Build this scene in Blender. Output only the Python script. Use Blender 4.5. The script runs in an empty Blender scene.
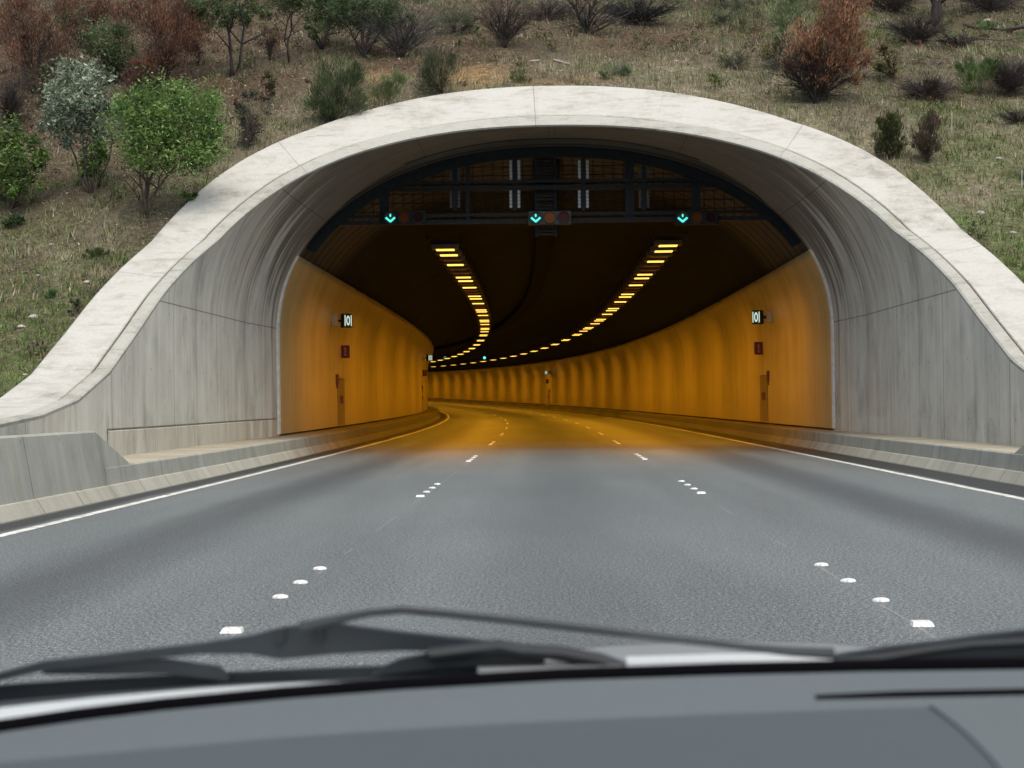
import bpy, math, random
import numpy as np
from mathutils import Vector, Matrix

random.seed(7)
rng = np.random.default_rng(11)
R = math.radians
SC = bpy.context.scene
COL = SC.collection

# ------------------------------------------------------------------ camera model
FPX = 1650.0            # focal length in pixels at 1024 wide
EYE = 1.1453
VX, VH, ROLL = 550.3, 403.52, 0.0132      # where the road direction lands in the frame


def ray(u, v):
    c, s = math.cos(ROLL), math.sin(ROLL)
    du, dv = u - VX, v - VH
    return (du * c - dv * s) / FPX, -(du * s + dv * c) / FPX


def at(u, v, y):
    a, b = ray(u, v)
    return Vector((a * y, y, EYE + b * y))


# ------------------------------------------------------------------ road alignment
S_ = np.arange(-80, 460.01, 0.5)
_kap = np.clip((S_ - 28.35) / 58.63, 0, 1) * 1.1569e-3
_th = np.concatenate([[0], np.cumsum((_kap[1:] + _kap[:-1]) / 2 * 0.5)])
_mid = (_th[1:] + _th[:-1]) / 2
_x = np.concatenate([[0], np.cumsum(-np.sin(_mid) * 0.5)])
_y = S_[0] + np.concatenate([[0], np.cumsum(np.cos(_mid) * 0.5)])
_z = np.clip(S_ - 12.77, 0, None) ** 2 * 0.0581 / 2000
_b = -0.0121 * np.clip((S_ - 28.35) / 58.63, 0, 1)


def W(s, X, Z):
    th = np.interp(s, S_, _th)
    return (float(np.interp(s, S_, _x) + X * np.cos(th)), float(np.interp(s, S_, _y) + X * np.sin(th)),
            float(np.interp(s, S_, _z) + Z + np.interp(s, S_, _b) * X))


def heading(s):
    return float(np.interp(s, S_, _th))


# tunnel cross-section
CX, AW, ZC, HT, NEXP = 0.12, 6.85, 2.8, 4.7, 2.15
LEDGE = 0.40


def prof_side(z, off=0.0):
    """half width of the arch at height z"""
    k = max(0.0, (z - ZC) / (HT + off)) ** NEXP
    return (AW + off) * max(0.0, 1 - k) ** (1 / NEXP)


def arch_pts(off, offz=None, z0=LEDGE, n=36, zs=()):
    """arch from left foot to right foot: list of (X, Z)"""
    offz = off if offz is None else offz
    zlow = sorted(set([z0] + [z for z in zs if z > z0] + [ZC]))
    half = [(AW + off, z) for z in zlow[:-1]]
    for i in range(n + 1):
        t = math.pi / 2 * i / n
        half.append(((AW + off) * max(0, math.cos(t)) ** (2 / NEXP), ZC + (HT + offz) * math.sin(t) ** (2 / NEXP)))
    left = [(CX - x, z) for x, z in half]
    right = [(CX + x, z) for x, z in half[:-1]][::-1]
    return left + right


# where the portal is cut off: s as a function of z
LIP_Z = [0.0, 0.72, 0.76, 0.84, 0.93, 1.03, 1.24, 1.67, 2.38, 3.08, 3.77, 4.36, 5.25, 5.9, 6.5, 6.95, 7.35, 7.5, 9.0, 29.0, 55.0]
LIP_S = [-9.0, -8.0, 10.0, 16.0, 20.0, 21.7, 23.4, 25.1, 26.9, 28.6, 30.4, 32.0, 33.5, 34.55, 35.65, 36.6, 37.5, 37.9, 40.9, 82.0, 150.0]


def lip_s(z):
    return float(np.interp(z, LIP_Z, LIP_S))


_ss = np.linspace(-9, 150, 800)
_zz = np.interp(_ss, LIP_S, LIP_Z)
_k = np.ones(15) / 15
_zz = np.convolve(np.pad(_zz, 7, mode='edge'), _k, 'valid')


def vnoise(x, y, seed=0):
    x = np.asarray(x, float); y = np.asarray(y, float)
    xi, yi = np.floor(x).astype(np.int64), np.floor(y).astype(np.int64)
    fx, fy = x - xi, y - yi
    fx, fy = fx * fx * (3 - 2 * fx), fy * fy * (3 - 2 * fy)

    def hsh(a, b):
        h = (a * 374761393 + b * 668265263 + seed * 974634777) & 0xffffffff
        h = ((h ^ (h >> 13)) * 1274126177) & 0xffffffff
        return ((h ^ (h >> 16)) & 0xffff) / 65535.0
    return (hsh(xi, yi) * (1 - fx) + hsh(xi + 1, yi) * fx) * (1 - fy) + (hsh(xi, yi + 1) * (1 - fx) + hsh(xi + 1, yi + 1) * fx) * fy


def fbm(x, y, seed=0, o=3):
    t = 0; a = 0.5
    for i in range(o):
        t = t + a * vnoise(x * 2 ** i, y * 2 ** i, seed + i); a *= 0.5
    return t / (1 - 0.5 ** o)


def hill_z(x, s, bumps=True):
    x = np.asarray(x, float); s = np.asarray(s, float)
    z = np.interp(s, _ss, _zz) - 0.13
    if bumps:
        # distance from the collar's outer edge, roughly
        r = np.maximum(np.abs(x - CX) - 8.2, (s - 41.5))
        ramp = np.clip(r / 2.5, 0, 1)
        z = z + ramp * ((fbm(x * 0.35, s * 0.35, 3) - 0.5) * 0.7 + (fbm(x * 1.3, s * 1.3, 9) - 0.5) * 0.16)
        z = z + np.clip(s - 40, 0, 30) * 0.02 * (fbm(x * 0.08, s * 0.06, 21, 2) - 0.5)
    return z


def hill_at(u, v):
    a, b = ray(u, v)
    s = np.arange(14, 120, 0.05)
    d = (EYE + b * s) - hill_z(a * s, s)
    i = np.argmax(d < 0)
    s0 = s[i]
    return Vector((a * s0, s0, float(hill_z(a * s0, s0))))


# ------------------------------------------------------------------ object helpers
def rootloc(o):
    v = Vector((0, 0, 0))
    while o is not None:
        v = v + o.location; o = o.parent
    return v


def empty(name, loc, label=None, cat=None, group=None):
    o = bpy.data.objects.new(name, None); COL.objects.link(o)
    o.location = loc; o.empty_display_size = 0.2
    tag(o, label, cat, group)
    return o


def tag(o, label=None, cat=None, group=None, kind=None):
    if label: o['label'] = label
    if cat: o['category'] = cat
    if group: o['group'] = group
    if kind: o['kind'] = kind
    return o


class MB:
    """collects geometry in world coordinates and links it as ONE mesh object"""
    def __init__(s):
        s.v = []; s.f = []; s.uv = []; s.has_uv = False

    def face(s, pts, uvs=None):
        i = len(s.v); s.v += [tuple(p) for p in pts]; s.f.append(tuple(range(i, i + len(pts))))
        s.uv.append(uvs)
        if uvs: s.has_uv = True

    def grid(s, rows, uvs=None, closed=False):
        n = len(rows[0]); i = len(s.v)
        for r in rows: s.v += [tuple(p) for p in r]
        for a in range(len(rows) - 1):
            for b in range(n if closed else n - 1):
                c = (b + 1) % n
                s.f.append((i + a * n + b, i + a * n + c, i + (a + 1) * n + c, i + (a + 1) * n + b))
                if uvs:
                    s.uv.append((uvs[a][b], uvs[a][c], uvs[a + 1][c], uvs[a + 1][b])); s.has_uv = True
                else: s.uv.append(None)

    def cap(s, start, n, rev=False):
        f = tuple(range(start, start + n)); s.f.append(f[::-1] if rev else f); s.uv.append(None)

    def box(s, c, ax, ay, az):
        """centre and three half-axis vectors"""
        c, ax, ay, az = Vector(c), Vector(ax), Vector(ay), Vector(az)
        i = len(s.v)
        for sx in (-1, 1):
            for sy in (-1, 1):
                for sz in (-1, 1):
                    s.v.append(tuple(c + ax * sx + ay * sy + az * sz))
        for f in ((0, 1, 3, 2), (4, 6, 7, 5), (0, 4, 5, 1), (2, 3, 7, 6), (0, 2, 6, 4), (1, 5, 7, 3)):
            s.f.append(tuple(i + k for k in f)); s.uv.append(None)

    def tube(s, pts, rad, n=8, squash=1.0):
        pts = [Vector(p) for p in pts]
        if not hasattr(rad, '__len__'): rad = [rad] * len(pts)
        rows = []
        for k, p in enumerate(pts):
            t = (pts[min(k + 1, len(pts) - 1)] - pts[max(k - 1, 0)]).normalized()
            ref = Vector((0, 0, 1)) if abs(t.z) < 0.9 else Vector((1, 0, 0))
            a = t.cross(ref).normalized(); b = a.cross(t)
            rows.append([p + (a * math.cos(q) + b * math.sin(q) * squash) * rad[k]
                         for q in [2 * math.pi * j / n for j in range(n)]])
        i = len(s.v)
        s.grid(rows, closed=True)
        s.cap(i, n, True); s.cap(i + (len(rows) - 1) * n, n)

    def prism(s, poly, d):
        """polygon (world points) extruded by vector d"""
        d = Vector(d); n = len(poly); i = len(s.v)
        s.v += [tuple(p) for p in poly] + [tuple(Vector(p) + d) for p in poly]
        s.f.append(tuple(range(i, i + n))[::-1]); s.uv.append(None)
        s.f.append(tuple(range(i + n, i + 2 * n))); s.uv.append(None)
        for k in range(n):
            m = (k + 1) % n
            s.f.append((i + k, i + m, i + n + m, i + n + k)); s.uv.append(None)

    def disc(s, c, ax, ay, n=16, d=None):
        c, ax, ay = Vector(c), Vector(ax), Vector(ay)
        ring = [c + ax * math.cos(2 * math.pi * k / n) + ay * math.sin(2 * math.pi * k / n) for k in range(n)]
        if d is None: s.face(ring)
        else: s.prism(ring, d)

    def build(s, name, mat, parent=None, smooth=False, bevel=0.0):
        o0 = rootloc(parent) if parent else Vector((0, 0, 0))
        me = bpy.data.meshes.new(name)
        me.from_pydata([tuple(Vector(p) - o0) for p in s.v], [], s.f)
        if s.has_uv:
            uvl = me.uv_layers.new(name='UVMap'); k = 0; flat = []
            for f, uv in zip(s.f, s.uv):
                for q in range(len(f)):
                    flat += list(uv[q]) if uv else [0.0, 0.0]
            uvl.data.foreach_set('uv', flat)
        me.materials.append(mat)
        if smooth: me.polygons.foreach_set('use_smooth', [True] * len(me.polygons))
        me.update()
        o = bpy.data.objects.new(name, me); COL.objects.link(o)
        if parent: o.parent = parent
        if bevel:
            m = o.modifiers.new('bevel', 'BEVEL'); m.width = bevel; m.segments = 2; m.limit_method = 'ANGLE'
        return o


def np_mesh(name, verts, faces_idx, nper, mat, parent=None, cols=None, origin=None, smooth=False):
    """fast mesh from numpy; faces all with nper corners"""
    me = bpy.data.meshes.new(name)
    o0 = rootloc(parent) if parent else Vector((0, 0, 0))
    verts = np.asarray(verts, np.float32) - np.array(o0, np.float32)
    nf = len(faces_idx)
    me.vertices.add(len(verts)); me.vertices.foreach_set('co', verts.ravel())
    me.loops.add(nf * nper); me.loops.foreach_set('vertex_index', np.asarray(faces_idx, np.int32).ravel())
    me.polygons.add(nf)
    me.polygons.foreach_set('loop_start', np.arange(nf, dtype=np.int32) * nper)
    me.polygons.foreach_set('loop_total', np.full(nf, nper, np.int32))
    if smooth: me.polygons.foreach_set('use_smooth', np.ones(nf, bool))
    if cols is not None:
        ca = me.color_attributes.new('Col', 'FLOAT_COLOR', 'POINT')
        c4 = np.ones((len(verts), 4), np.float32); c4[:, :3] = cols
        ca.data.foreach_set('color', c4.ravel())
    me.materials.append(mat)
    me.update(); me.validate()
    o = bpy.data.objects.new(name, me); COL.objects.link(o)
    if parent: o.parent = parent
    return o


def copy_tree(o, parent=None, loc=None):
    c = o.copy(); COL.objects.link(c)
    if parent is not None: c.parent = parent
    if loc is not None: c.location = loc
    for ch in list(o.children): copy_tree(ch, c)
    return c


_ones = ['', 'first', 'second', 'third', 'fourth', 'fifth', 'sixth', 'seventh', 'eighth', 'ninth', 'tenth', 'eleventh',
         'twelfth', 'thirteenth', 'fourteenth', 'fifteenth', 'sixteenth', 'seventeenth', 'eighteenth', 'nineteenth']
_tens = {2: 'twent', 3: 'thirt', 4: 'fort', 5: 'fift', 6: 'sixt', 7: 'sevent', 8: 'eight', 9: 'ninet'}


def ordinal(n):
    if n < 20: return _ones[n]
    if n >= 100: return 'hundred-' + ordinal(n - 100) if n > 100 else 'hundredth'
    t, o = divmod(n, 10)
    return _tens[t] + 'ieth' if o == 0 else _tens[t] + 'y-' + _ones[o]


# ------------------------------------------------------------------ materials
def mat(name):
    m = bpy.data.materials.new(name); m.use_nodes = True
    nt = m.node_tree; nt.nodes.clear()
    out = nt.nodes.new('ShaderNodeOutputMaterial'); p = nt.nodes.new('ShaderNodeBsdfPrincipled')
    nt.links.new(p.outputs[0], out.inputs[0])
    return m, nt, p


def N(nt, typ, **kw):
    n = nt.nodes.new(typ)
    for k, v in kw.items():
        if k.startswith('i_'):
            key = k[2:]
            n.inputs[int(key) if key.isdigit() else key.replace('_', ' ')].default_value = v
        else: setattr(n, k, v)
    return n


def plain(name, col, rough=0.6, metal=0.0, spec=0.5, var=0.15, scale=8.0, bump=0.0):
    m, nt, p = mat(name)
    tc = N(nt, 'ShaderNodeTexCoord')
    no = N(nt, 'ShaderNodeTexNoise', i_Scale=scale, i_Detail=5.0)
    nt.links.new(tc.outputs['Object'], no.inputs['Vector'])
    mr = N(nt, 'ShaderNodeMapRange', i_1=0.3, i_2=0.7, i_3=1 - var, i_4=1 + var)
    nt.links.new(no.outputs[0], mr.inputs[0])
    mx = N(nt, 'ShaderNodeVectorMath', operation='SCALE'); mx.inputs[0].default_value = col
    nt.links.new(mr.outputs[0], mx.inputs['Scale'])
    nt.links.new(mx.outputs[0], p.inputs['Base Color'])
    p.inputs['Roughness'].default_value = rough; p.inputs['Metallic'].default_value = metal
    p.inputs['Specular IOR Level'].default_value = spec
    if bump:
        b = N(nt, 'ShaderNodeBump', i_Strength=bump, i_Distance=0.02)
        nt.links.new(no.outputs[0], b.inputs['Height']); nt.links.new(b.outputs[0], p.inputs['Normal'])
    return m


def emit(name, col, st):
    m, nt, p = mat(name)
    p.inputs['Base Color'].default_value = (0.02, 0.02, 0.02, 1); p.inputs['Specular IOR Level'].default_value = 0.1
    p.inputs['Emission Color'].default_value = (*col, 1); p.inputs['Emission Strength'].default_value = st
    return m


def math_(nt, op, a, b=None, clamp=False):
    n = N(nt, 'ShaderNodeMath', operation=op, use_clamp=clamp)
    for i, x in enumerate((a, b)):
        if x is None: continue
        if isinstance(x, (int, float)): n.inputs[i].default_value = x
        else: nt.links.new(x, n.inputs[i])
    return n.outputs[0]


def noise(nt, vec, scale, detail=4.0, rough=0.55, w=None):
    n = N(nt, 'ShaderNodeTexNoise', i_Scale=scale, i_Detail=detail, i_Roughness=rough)
    nt.links.new(vec, n.inputs['Vector'])
    return n.outputs[0]


def mapping(nt, vec, scale=(1, 1, 1), loc=(0, 0, 0)):
    n = N(nt, 'ShaderNodeMapping'); n.inputs['Scale'].default_value = scale; n.inputs['Location'].default_value = loc
    nt.links.new(vec, n.inputs['Vector']); return n.outputs[0]


def ramp(nt, fac, stops):
    n = N(nt, 'ShaderNodeValToRGB'); e = n.color_ramp.elements
    e[0].position, e[0].color = stops[0][0], (*stops[0][1], 1)
    e[1].position, e[1].color = stops[-1][0], (*stops[-1][1], 1)
    for pos, c in stops[1:-1]:
        q = e.new(pos); q.color = (*c, 1)
    nt.links.new(fac, n.inputs[0]); return n.outputs[0]


def mixc(nt, fac, a, b, mode='MIX'):
    n = N(nt, 'ShaderNodeMix', data_type='RGBA', blend_type=mode)
    if isinstance(fac, (int, float)): n.inputs[0].default_value = fac
    else: nt.links.new(fac, n.inputs[0])
    for i, x in ((6, a), (7, b)):
        if isinstance(x, tuple): n.inputs[i].default_value = (*x, 1)
        else: nt.links.new(x, n.inputs[i])
    return n.outputs[2]


def bump(nt, p, h, strength=0.3, dist=0.02):
    b = N(nt, 'ShaderNodeBump', i_Strength=strength, i_Distance=dist)
    nt.links.new(h, b.inputs['Height']); nt.links.new(b.outputs[0], p.inputs['Normal'])


def smooth(nt, x, a, b):
    n = N(nt, 'ShaderNodeMapRange', interpolation_type='SMOOTHSTEP', i_1=a, i_2=b, i_3=0.0, i_4=1.0)
    nt.links.new(x, n.inputs[0]); return n.outputs[0]


def line_mask(nt, x, period, width, offset=0.0):
    """1 on thin lines every period along x"""
    a = math_(nt, 'ADD', x, offset + period * 100)
    a = math_(nt, 'MODULO', a, period)
    a = math_(nt, 'SUBTRACT', a, period / 2)
    a = math_(nt, 'ABSOLUTE', a)
    return math_(nt, 'GREATER_THAN', a, period / 2 - width / 2)


def concrete_wall(name, light=(0.62, 0.605, 0.53), dark=(0.32, 0.315, 0.27), joints=(4.2, 3.0), stain=1.0, soot_shade=False, grime=False):
    """board marked concrete, UV = (metres along the road, metres up the wall)"""
    m, nt, p = mat(name)
    uv = N(nt, 'ShaderNodeUVMap').outputs[0]
    sep = N(nt, 'ShaderNodeSeparateXYZ'); nt.links.new(uv, sep.inputs[0])
    U, V = sep.outputs[0], sep.outputs[1]
    big = noise(nt, uv, 0.5, 6, 0.6)
    mott = noise(nt, mapping(nt, uv, (1.0, 0.6, 1), (11, 5, 0)), 1.7, 7, 0.68)
    board = noise(nt, mapping(nt, uv, (2.6, 0.10, 1)), 1.0, 3, 0.6)
    fine = noise(nt, mapping(nt, uv, (14, 0.5, 1)), 1.0, 3)
    blot = noise(nt, mapping(nt, uv, (1.0, 0.5, 1), (7, 3, 0)), 1.1, 6, 0.65)
    f = math_(nt, 'ADD', math_(nt, 'MULTIPLY', big, 0.30), math_(nt, 'MULTIPLY', board, 0.28))
    f = math_(nt, 'ADD', f, math_(nt, 'MULTIPLY', fine, 0.12))
    f = math_(nt, 'ADD', f, math_(nt, 'MULTIPLY', mott, 0.30))
    c = ramp(nt, f, [(0.36, dark), (0.47, tuple(a * 0.6 + b * 0.4 for a, b in zip(light, dark))), (0.60, light)])
    # damp stains and algae blotches
    st = smooth(nt, blot, 0.52, 0.68)
    c = mixc(nt, math_(nt, 'MULTIPLY', st, 0.42 * stain), c, (0.19, 0.195, 0.17))
    warm = smooth(nt, noise(nt, mapping(nt, uv, (2.5, 0.4, 1), (3, 9, 0)), 0.8, 4), 0.55, 0.72)
    c = mixc(nt, math_(nt, 'MULTIPLY', warm, 0.30 * stain), c, (0.30, 0.25, 0.17))
    # tie holes left by the formwork
    th_ = math_(nt, 'MULTIPLY', line_mask(nt, U, 1.4, 0.045, 0.3), line_mask(nt, V, 1.0, 0.045, 0.2))
    c = mixc(nt, math_(nt, 'MULTIPLY', th_, 0.5 * stain), c, (0.10, 0.10, 0.09))
    # rain streaks
    rs = smooth(nt, noise(nt, mapping(nt, uv, (4.2, 0.10, 1), (1, 0, 0)), 1.0, 3), 0.60, 0.72)
    c = mixc(nt, math_(nt, 'MULTIPLY', rs, 0.25 * stain), c, (0.09, 0.09, 0.085))
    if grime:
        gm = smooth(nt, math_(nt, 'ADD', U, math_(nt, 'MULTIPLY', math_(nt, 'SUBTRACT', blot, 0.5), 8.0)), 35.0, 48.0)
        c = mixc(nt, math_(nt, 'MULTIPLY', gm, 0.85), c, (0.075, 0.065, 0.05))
    if soot_shade:  # streaky soot, with the vault's shade painted in higher up and deeper in
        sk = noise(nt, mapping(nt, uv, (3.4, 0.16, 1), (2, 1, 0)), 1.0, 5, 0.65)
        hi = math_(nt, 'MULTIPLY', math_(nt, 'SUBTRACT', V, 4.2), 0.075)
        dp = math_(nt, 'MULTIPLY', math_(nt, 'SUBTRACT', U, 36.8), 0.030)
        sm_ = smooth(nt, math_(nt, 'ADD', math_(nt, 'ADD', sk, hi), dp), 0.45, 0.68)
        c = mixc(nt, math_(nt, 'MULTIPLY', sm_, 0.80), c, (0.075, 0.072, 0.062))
    jl = math_(nt, 'MAXIMUM', line_mask(nt, U, joints[0], 0.03), line_mask(nt, V, joints[1], 0.025))
    c = mixc(nt, math_(nt, 'MULTIPLY', jl, 0.55), c, (0.06, 0.06, 0.055))
    grain = noise(nt, uv, 60, 3)
    c = mixc(nt, 0.35, c, ramp(nt, grain, [(0.3, (0.35, 0.35, 0.35)), (0.7, (0.65, 0.65, 0.65))]), 'OVERLAY')
    nt.links.new(c, p.inputs['Base Color'])
    p.inputs['Roughness'].default_value = 0.85; p.inputs['Specular IOR Level'].default_value = 0.25
    h = math_(nt, 'ADD', math_(nt, 'MULTIPLY', board, 0.8), math_(nt, 'MULTIPLY', grain, 0.25))
    h = math_(nt, 'SUBTRACT', h, math_(nt, 'MULTIPLY', jl, 0.8))
    bump(nt, p, h, 0.35, 0.02)
    return m


def concrete_pale(name, base=(0.45, 0.445, 0.415), dirt=(0.25, 0.24, 0.20), amt=1.0, scale=1.0, joint=0.0):
    m, nt, p = mat(name)
    tc = N(nt, 'ShaderNodeTexCoord').outputs['Object']
    a = noise(nt, tc, 0.6 * scale, 6, 0.62)
    b = noise(nt, tc, 3.2 * scale, 6, 0.7)
    c_ = noise(nt, tc, 26, 4)
    f = math_(nt, 'ADD', math_(nt, 'MULTIPLY', a, 0.55), math_(nt, 'MULTIPLY', b, 0.45))
    mid = tuple(x * 0.65 + y * 0.35 for x, y in zip(base, dirt))
    c = ramp(nt, f, [(0.34, dirt), (0.43, mid), (0.52, base), (0.75, tuple(min(1, x * 1.06) for x in base))])
    sm = smooth(nt, noise(nt, mapping(nt, tc, (0.8, 2.0, 2.0)), 1.2, 7, 0.75), 0.53, 0.66)
    c = mixc(nt, math_(nt, 'MULTIPLY', sm, 0.55 * amt), c, dirt)
    c = mixc(nt, 0.22, c, ramp(nt, c_, [(0.3, (0.3, 0.3, 0.3)), (0.7, (0.7, 0.7, 0.7))]), 'OVERLAY')
    if joint:
        uv = N(nt, 'ShaderNodeUVMap').outputs[0]
        sep = N(nt, 'ShaderNodeSeparateXYZ'); nt.links.new(uv, sep.inputs[0])
        jl = line_mask(nt, sep.outputs[0], joint, 0.022, 0.4)
        c = mixc(nt, math_(nt, 'MULTIPLY', jl, 0.6), c, (0.12, 0.11, 0.1))
        drip = noise(nt, mapping(nt, uv, (7, 0.15, 1)), 1.0, 3)
        c = mixc(nt, math_(nt, 'MULTIPLY', smooth(nt, drip, 0.58, 0.75), 0.22 * amt), c, dirt)
    nt.links.new(c, p.inputs['Base Color'])
    p.inputs['Roughness'].default_value = 0.8; p.inputs['Specular IOR Level'].default_value = 0.3
    bump(nt, p, math_(nt, 'ADD', b, math_(nt, 'MULTIPLY', c_, 0.4)), 0.18, 0.02)
    return m


def asphalt_mat():
    m, nt, p = mat('asphalt')
    uv = N(nt, 'ShaderNodeUVMap').outputs[0]         # (X across, s along)
    sep = N(nt, 'ShaderNodeSeparateXYZ'); nt.links.new(uv, sep.inputs[0])
    X, Sx = sep.outputs[0], sep.outputs[1]
    g1 = noise(nt, mapping(nt, uv, (1, 0.6, 1)), 46, 4, 0.8)
    g2 = noise(nt, mapping(nt, uv, (1, 0.5, 1)), 115, 2, 0.7)
    vo = N(nt, 'ShaderNodeTexVoronoi', i_Scale=75.0); nt.links.new(uv, vo.inputs['Vector'])
    sp = smooth(nt, vo.outputs['Color'], 0.62, 0.95)
    lng = noise(nt, mapping(nt, uv, (0.9, 0.035, 1)), 1.0, 4, 0.6)
    big = noise(nt, mapping(nt, uv, (0.5, 0.12, 1), (4, 4, 0)), 1.0, 5, 0.6)
    # oil-dark strip down the middle of each lane, paler polished wheel paths
    ph = math_(nt, 'MULTIPLY', math_(nt, 'SUBTRACT', X, 0.1), 2 * math.pi / 3.5)
    cs = math_(nt, 'COSINE', ph)
    lane = smooth(nt, math_(nt, 'ADD', cs, math_(nt, 'MULTIPLY', math_(nt, 'SUBTRACT', lng, 0.5), 1.6)), 0.2, 1.25)
    f = math_(nt, 'ADD', math_(nt, 'MULTIPLY', g1, 0.5), math_(nt, 'MULTIPLY', g2, 0.5))
    c = ramp(nt, f, [(0.37, (0.010, 0.013, 0.013)), (0.5, (0.096, 0.111, 0.112)), (0.63, (0.38, 0.415, 0.415))])
    c = mixc(nt, math_(nt, 'MULTIPLY', sp, 0.35), c, (0.24, 0.25, 0.25))
    tone = math_(nt, 'ADD', math_(nt, 'MULTIPLY', lng, 0.5), math_(nt, 'MULTIPLY', big, 0.5))
    c = mixc(nt, 1.0, c, ramp(nt, tone, [(0.3, (0.72, 0.72, 0.72)), (0.7, (1.22, 1.22, 1.22))]), 'MULTIPLY')
    mid_ = math_(nt, 'SUBTRACT', 1.0, smooth(nt, math_(nt, 'ABSOLUTE', math_(nt, 'SUBTRACT', X, 0.112)), 1.5, 2.2))
    amt_ = math_(nt, 'SUBTRACT', 0.66, math_(nt, 'MULTIPLY', mid_, 0.40))
    c = mixc(nt, math_(nt, 'MULTIPLY', lane, amt_), c, (0.026, 0.029, 0.030))
    # dirty damp shoulders
    ax = math_(nt, 'ABSOLUTE', math_(nt, 'SUBTRACT', X, 0.13))
    sh = smooth(nt, math_(nt, 'ADD', ax, math_(nt, 'MULTIPLY', math_(nt, 'SUBTRACT', big, 0.5), 0.5)), 5.22, 5.36)
    c = mixc(nt, math_(nt, 'MULTIPLY', sh, 0.9), c, (0.014, 0.015, 0.014))
    cr = math_(nt, 'LESS_THAN', math_(nt, 'ABSOLUTE', math_(nt, 'SUBTRACT', math_(nt, 'ABSOLUTE', math_(nt, 'SUBTRACT', X, 0.112)), 1.72)), 0.007)
    brk = math_(nt, 'GREATER_THAN', noise(nt, mapping(nt, uv, (1, 0.5, 1)), 1.0, 2), 0.5)
    c = mixc(nt, math_(nt, 'MULTIPLY', math_(nt, 'MULTIPLY', cr, brk), 0.6), c, (0.26, 0.27, 0.27))
    nt.links.new(c, p.inputs['Base Color'])
    p.inputs['Roughness'].default_value = 0.5
    p.inputs['Specular IOR Level'].default_value = 0.5
    bump(nt, p, math_(nt, 'ADD', g1, math_(nt, 'MULTIPLY', g2, 0.5)), 0.55, 0.012)
    return m


def attr_mat(name, rough=0.75, transl=0.0, hf=0.25, spec=0.2, scale=6.0):
    """colour from the mesh's own colour attribute, broken up by fine noise"""
    m, nt, p = mat(name)
    at_ = N(nt, 'ShaderNodeAttribute', attribute_name='Col')
    tc = N(nt, 'ShaderNodeTexCoord').outputs['Object']
    no = noise(nt, tc, scale, 4, 0.65)
    c = mixc(nt, 1.0, at_.outputs[0], ramp(nt, no, [(0.3, (1 - hf,) * 3), (0.7, (1 + hf,) * 3)]), 'MULTIPLY')
    nt.links.new(c, p.inputs['Base Color'])
    p.inputs['Roughness'].default_value = rough; p.inputs['Specular IOR Level'].default_value = spec
    if transl:
        tr = N(nt, 'ShaderNodeBsdfTranslucent'); nt.links.new(c, tr.inputs[0])
        ms = N(nt, 'ShaderNodeMixShader'); ms.inputs[0].default_value = transl
        nt.links.new(p.outputs[0], ms.inputs[1]); nt.links.new(tr.outputs[0], ms.inputs[2])
        nt.links.new(ms.outputs[0], nt.nodes['Material Output'].inputs[0])
    return m


def soil_mat():
    m, nt, p = mat('hillside_soil')
    at_ = N(nt, 'ShaderNodeAttribute', attribute_name='Col')
    tc = N(nt, 'ShaderNodeTexCoord').outputs['Object']
    a = noise(nt, tc, 7, 5, 0.7); b = noise(nt, tc, 24, 4, 0.7); d = noise(nt, tc, 2.2, 4, 0.6)
    f = math_(nt, 'ADD', math_(nt, 'MULTIPLY', a, 0.45), math_(nt, 'MULTIPLY', b, 0.55))
    c = mixc(nt, 1.0, at_.outputs[0], ramp(nt, f, [(0.34, (0.22,) * 3), (0.5, (0.9,) * 3), (0.66, (2.0,) * 3)]), 'MULTIPLY')
    c = mixc(nt, math_(nt, 'MULTIPLY', smooth(nt, d, 0.5, 0.65), 0.4), c, (0.075, 0.05, 0.032))
    nt.links.new(c, p.inputs['Base Color'])
    p.inputs['Roughness'].default_value = 0.95; p.inputs['Specular IOR Level'].default_value = 0.1
    bump(nt, p, f, 0.9, 0.08)
    return m


def cladding_mat():
    """cream enamelled wall panels, UV = (metres along, metres up)"""
    m, nt, p = mat('cream_enamel')
    uv = N(nt, 'ShaderNodeUVMap').outputs[0]
    sep = N(nt, 'ShaderNodeSeparateXYZ'); nt.links.new(uv, sep.inputs[0])
    U, V = sep.outputs[0], sep.outputs[1]
    a = noise(nt, uv, 0.7, 5, 0.6)
    g = noise(nt, mapping(nt, uv, (1.2, 0.10, 1)), 1.0, 4, 0.6)
    f = math_(nt, 'ADD', math_(nt, 'MULTIPLY', a, 0.4), math_(nt, 'MULTIPLY', g, 0.6))
    c = ramp(nt, f, [(0.28, (0.33, 0.275, 0.14)), (0.5, (0.50, 0.425, 0.225)), (0.7, (0.56, 0.48, 0.265))])
    # road film along the foot
    low = smooth(nt, V, 1.3, 0.0)
    c = mixc(nt, math_(nt, 'MULTIPLY', low, 0.4), c, (0.25, 0.21, 0.14))
    jl = math_(nt, 'MAXIMUM', line_mask(nt, U, 3.0, 0.035), line_mask(nt, math_(nt, 'SUBTRACT', V, 2.03), 60, 0.022, 30))
    c = mixc(nt, math_(nt, 'MULTIPLY', jl, 0.55), c, (0.08, 0.07, 0.05))
    nt.links.new(c, p.inputs['Base Color'])
    p.inputs['Roughness'].default_value = 0.42; p.inputs['Specular IOR Level'].default_value = 0.35
    return m


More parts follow.
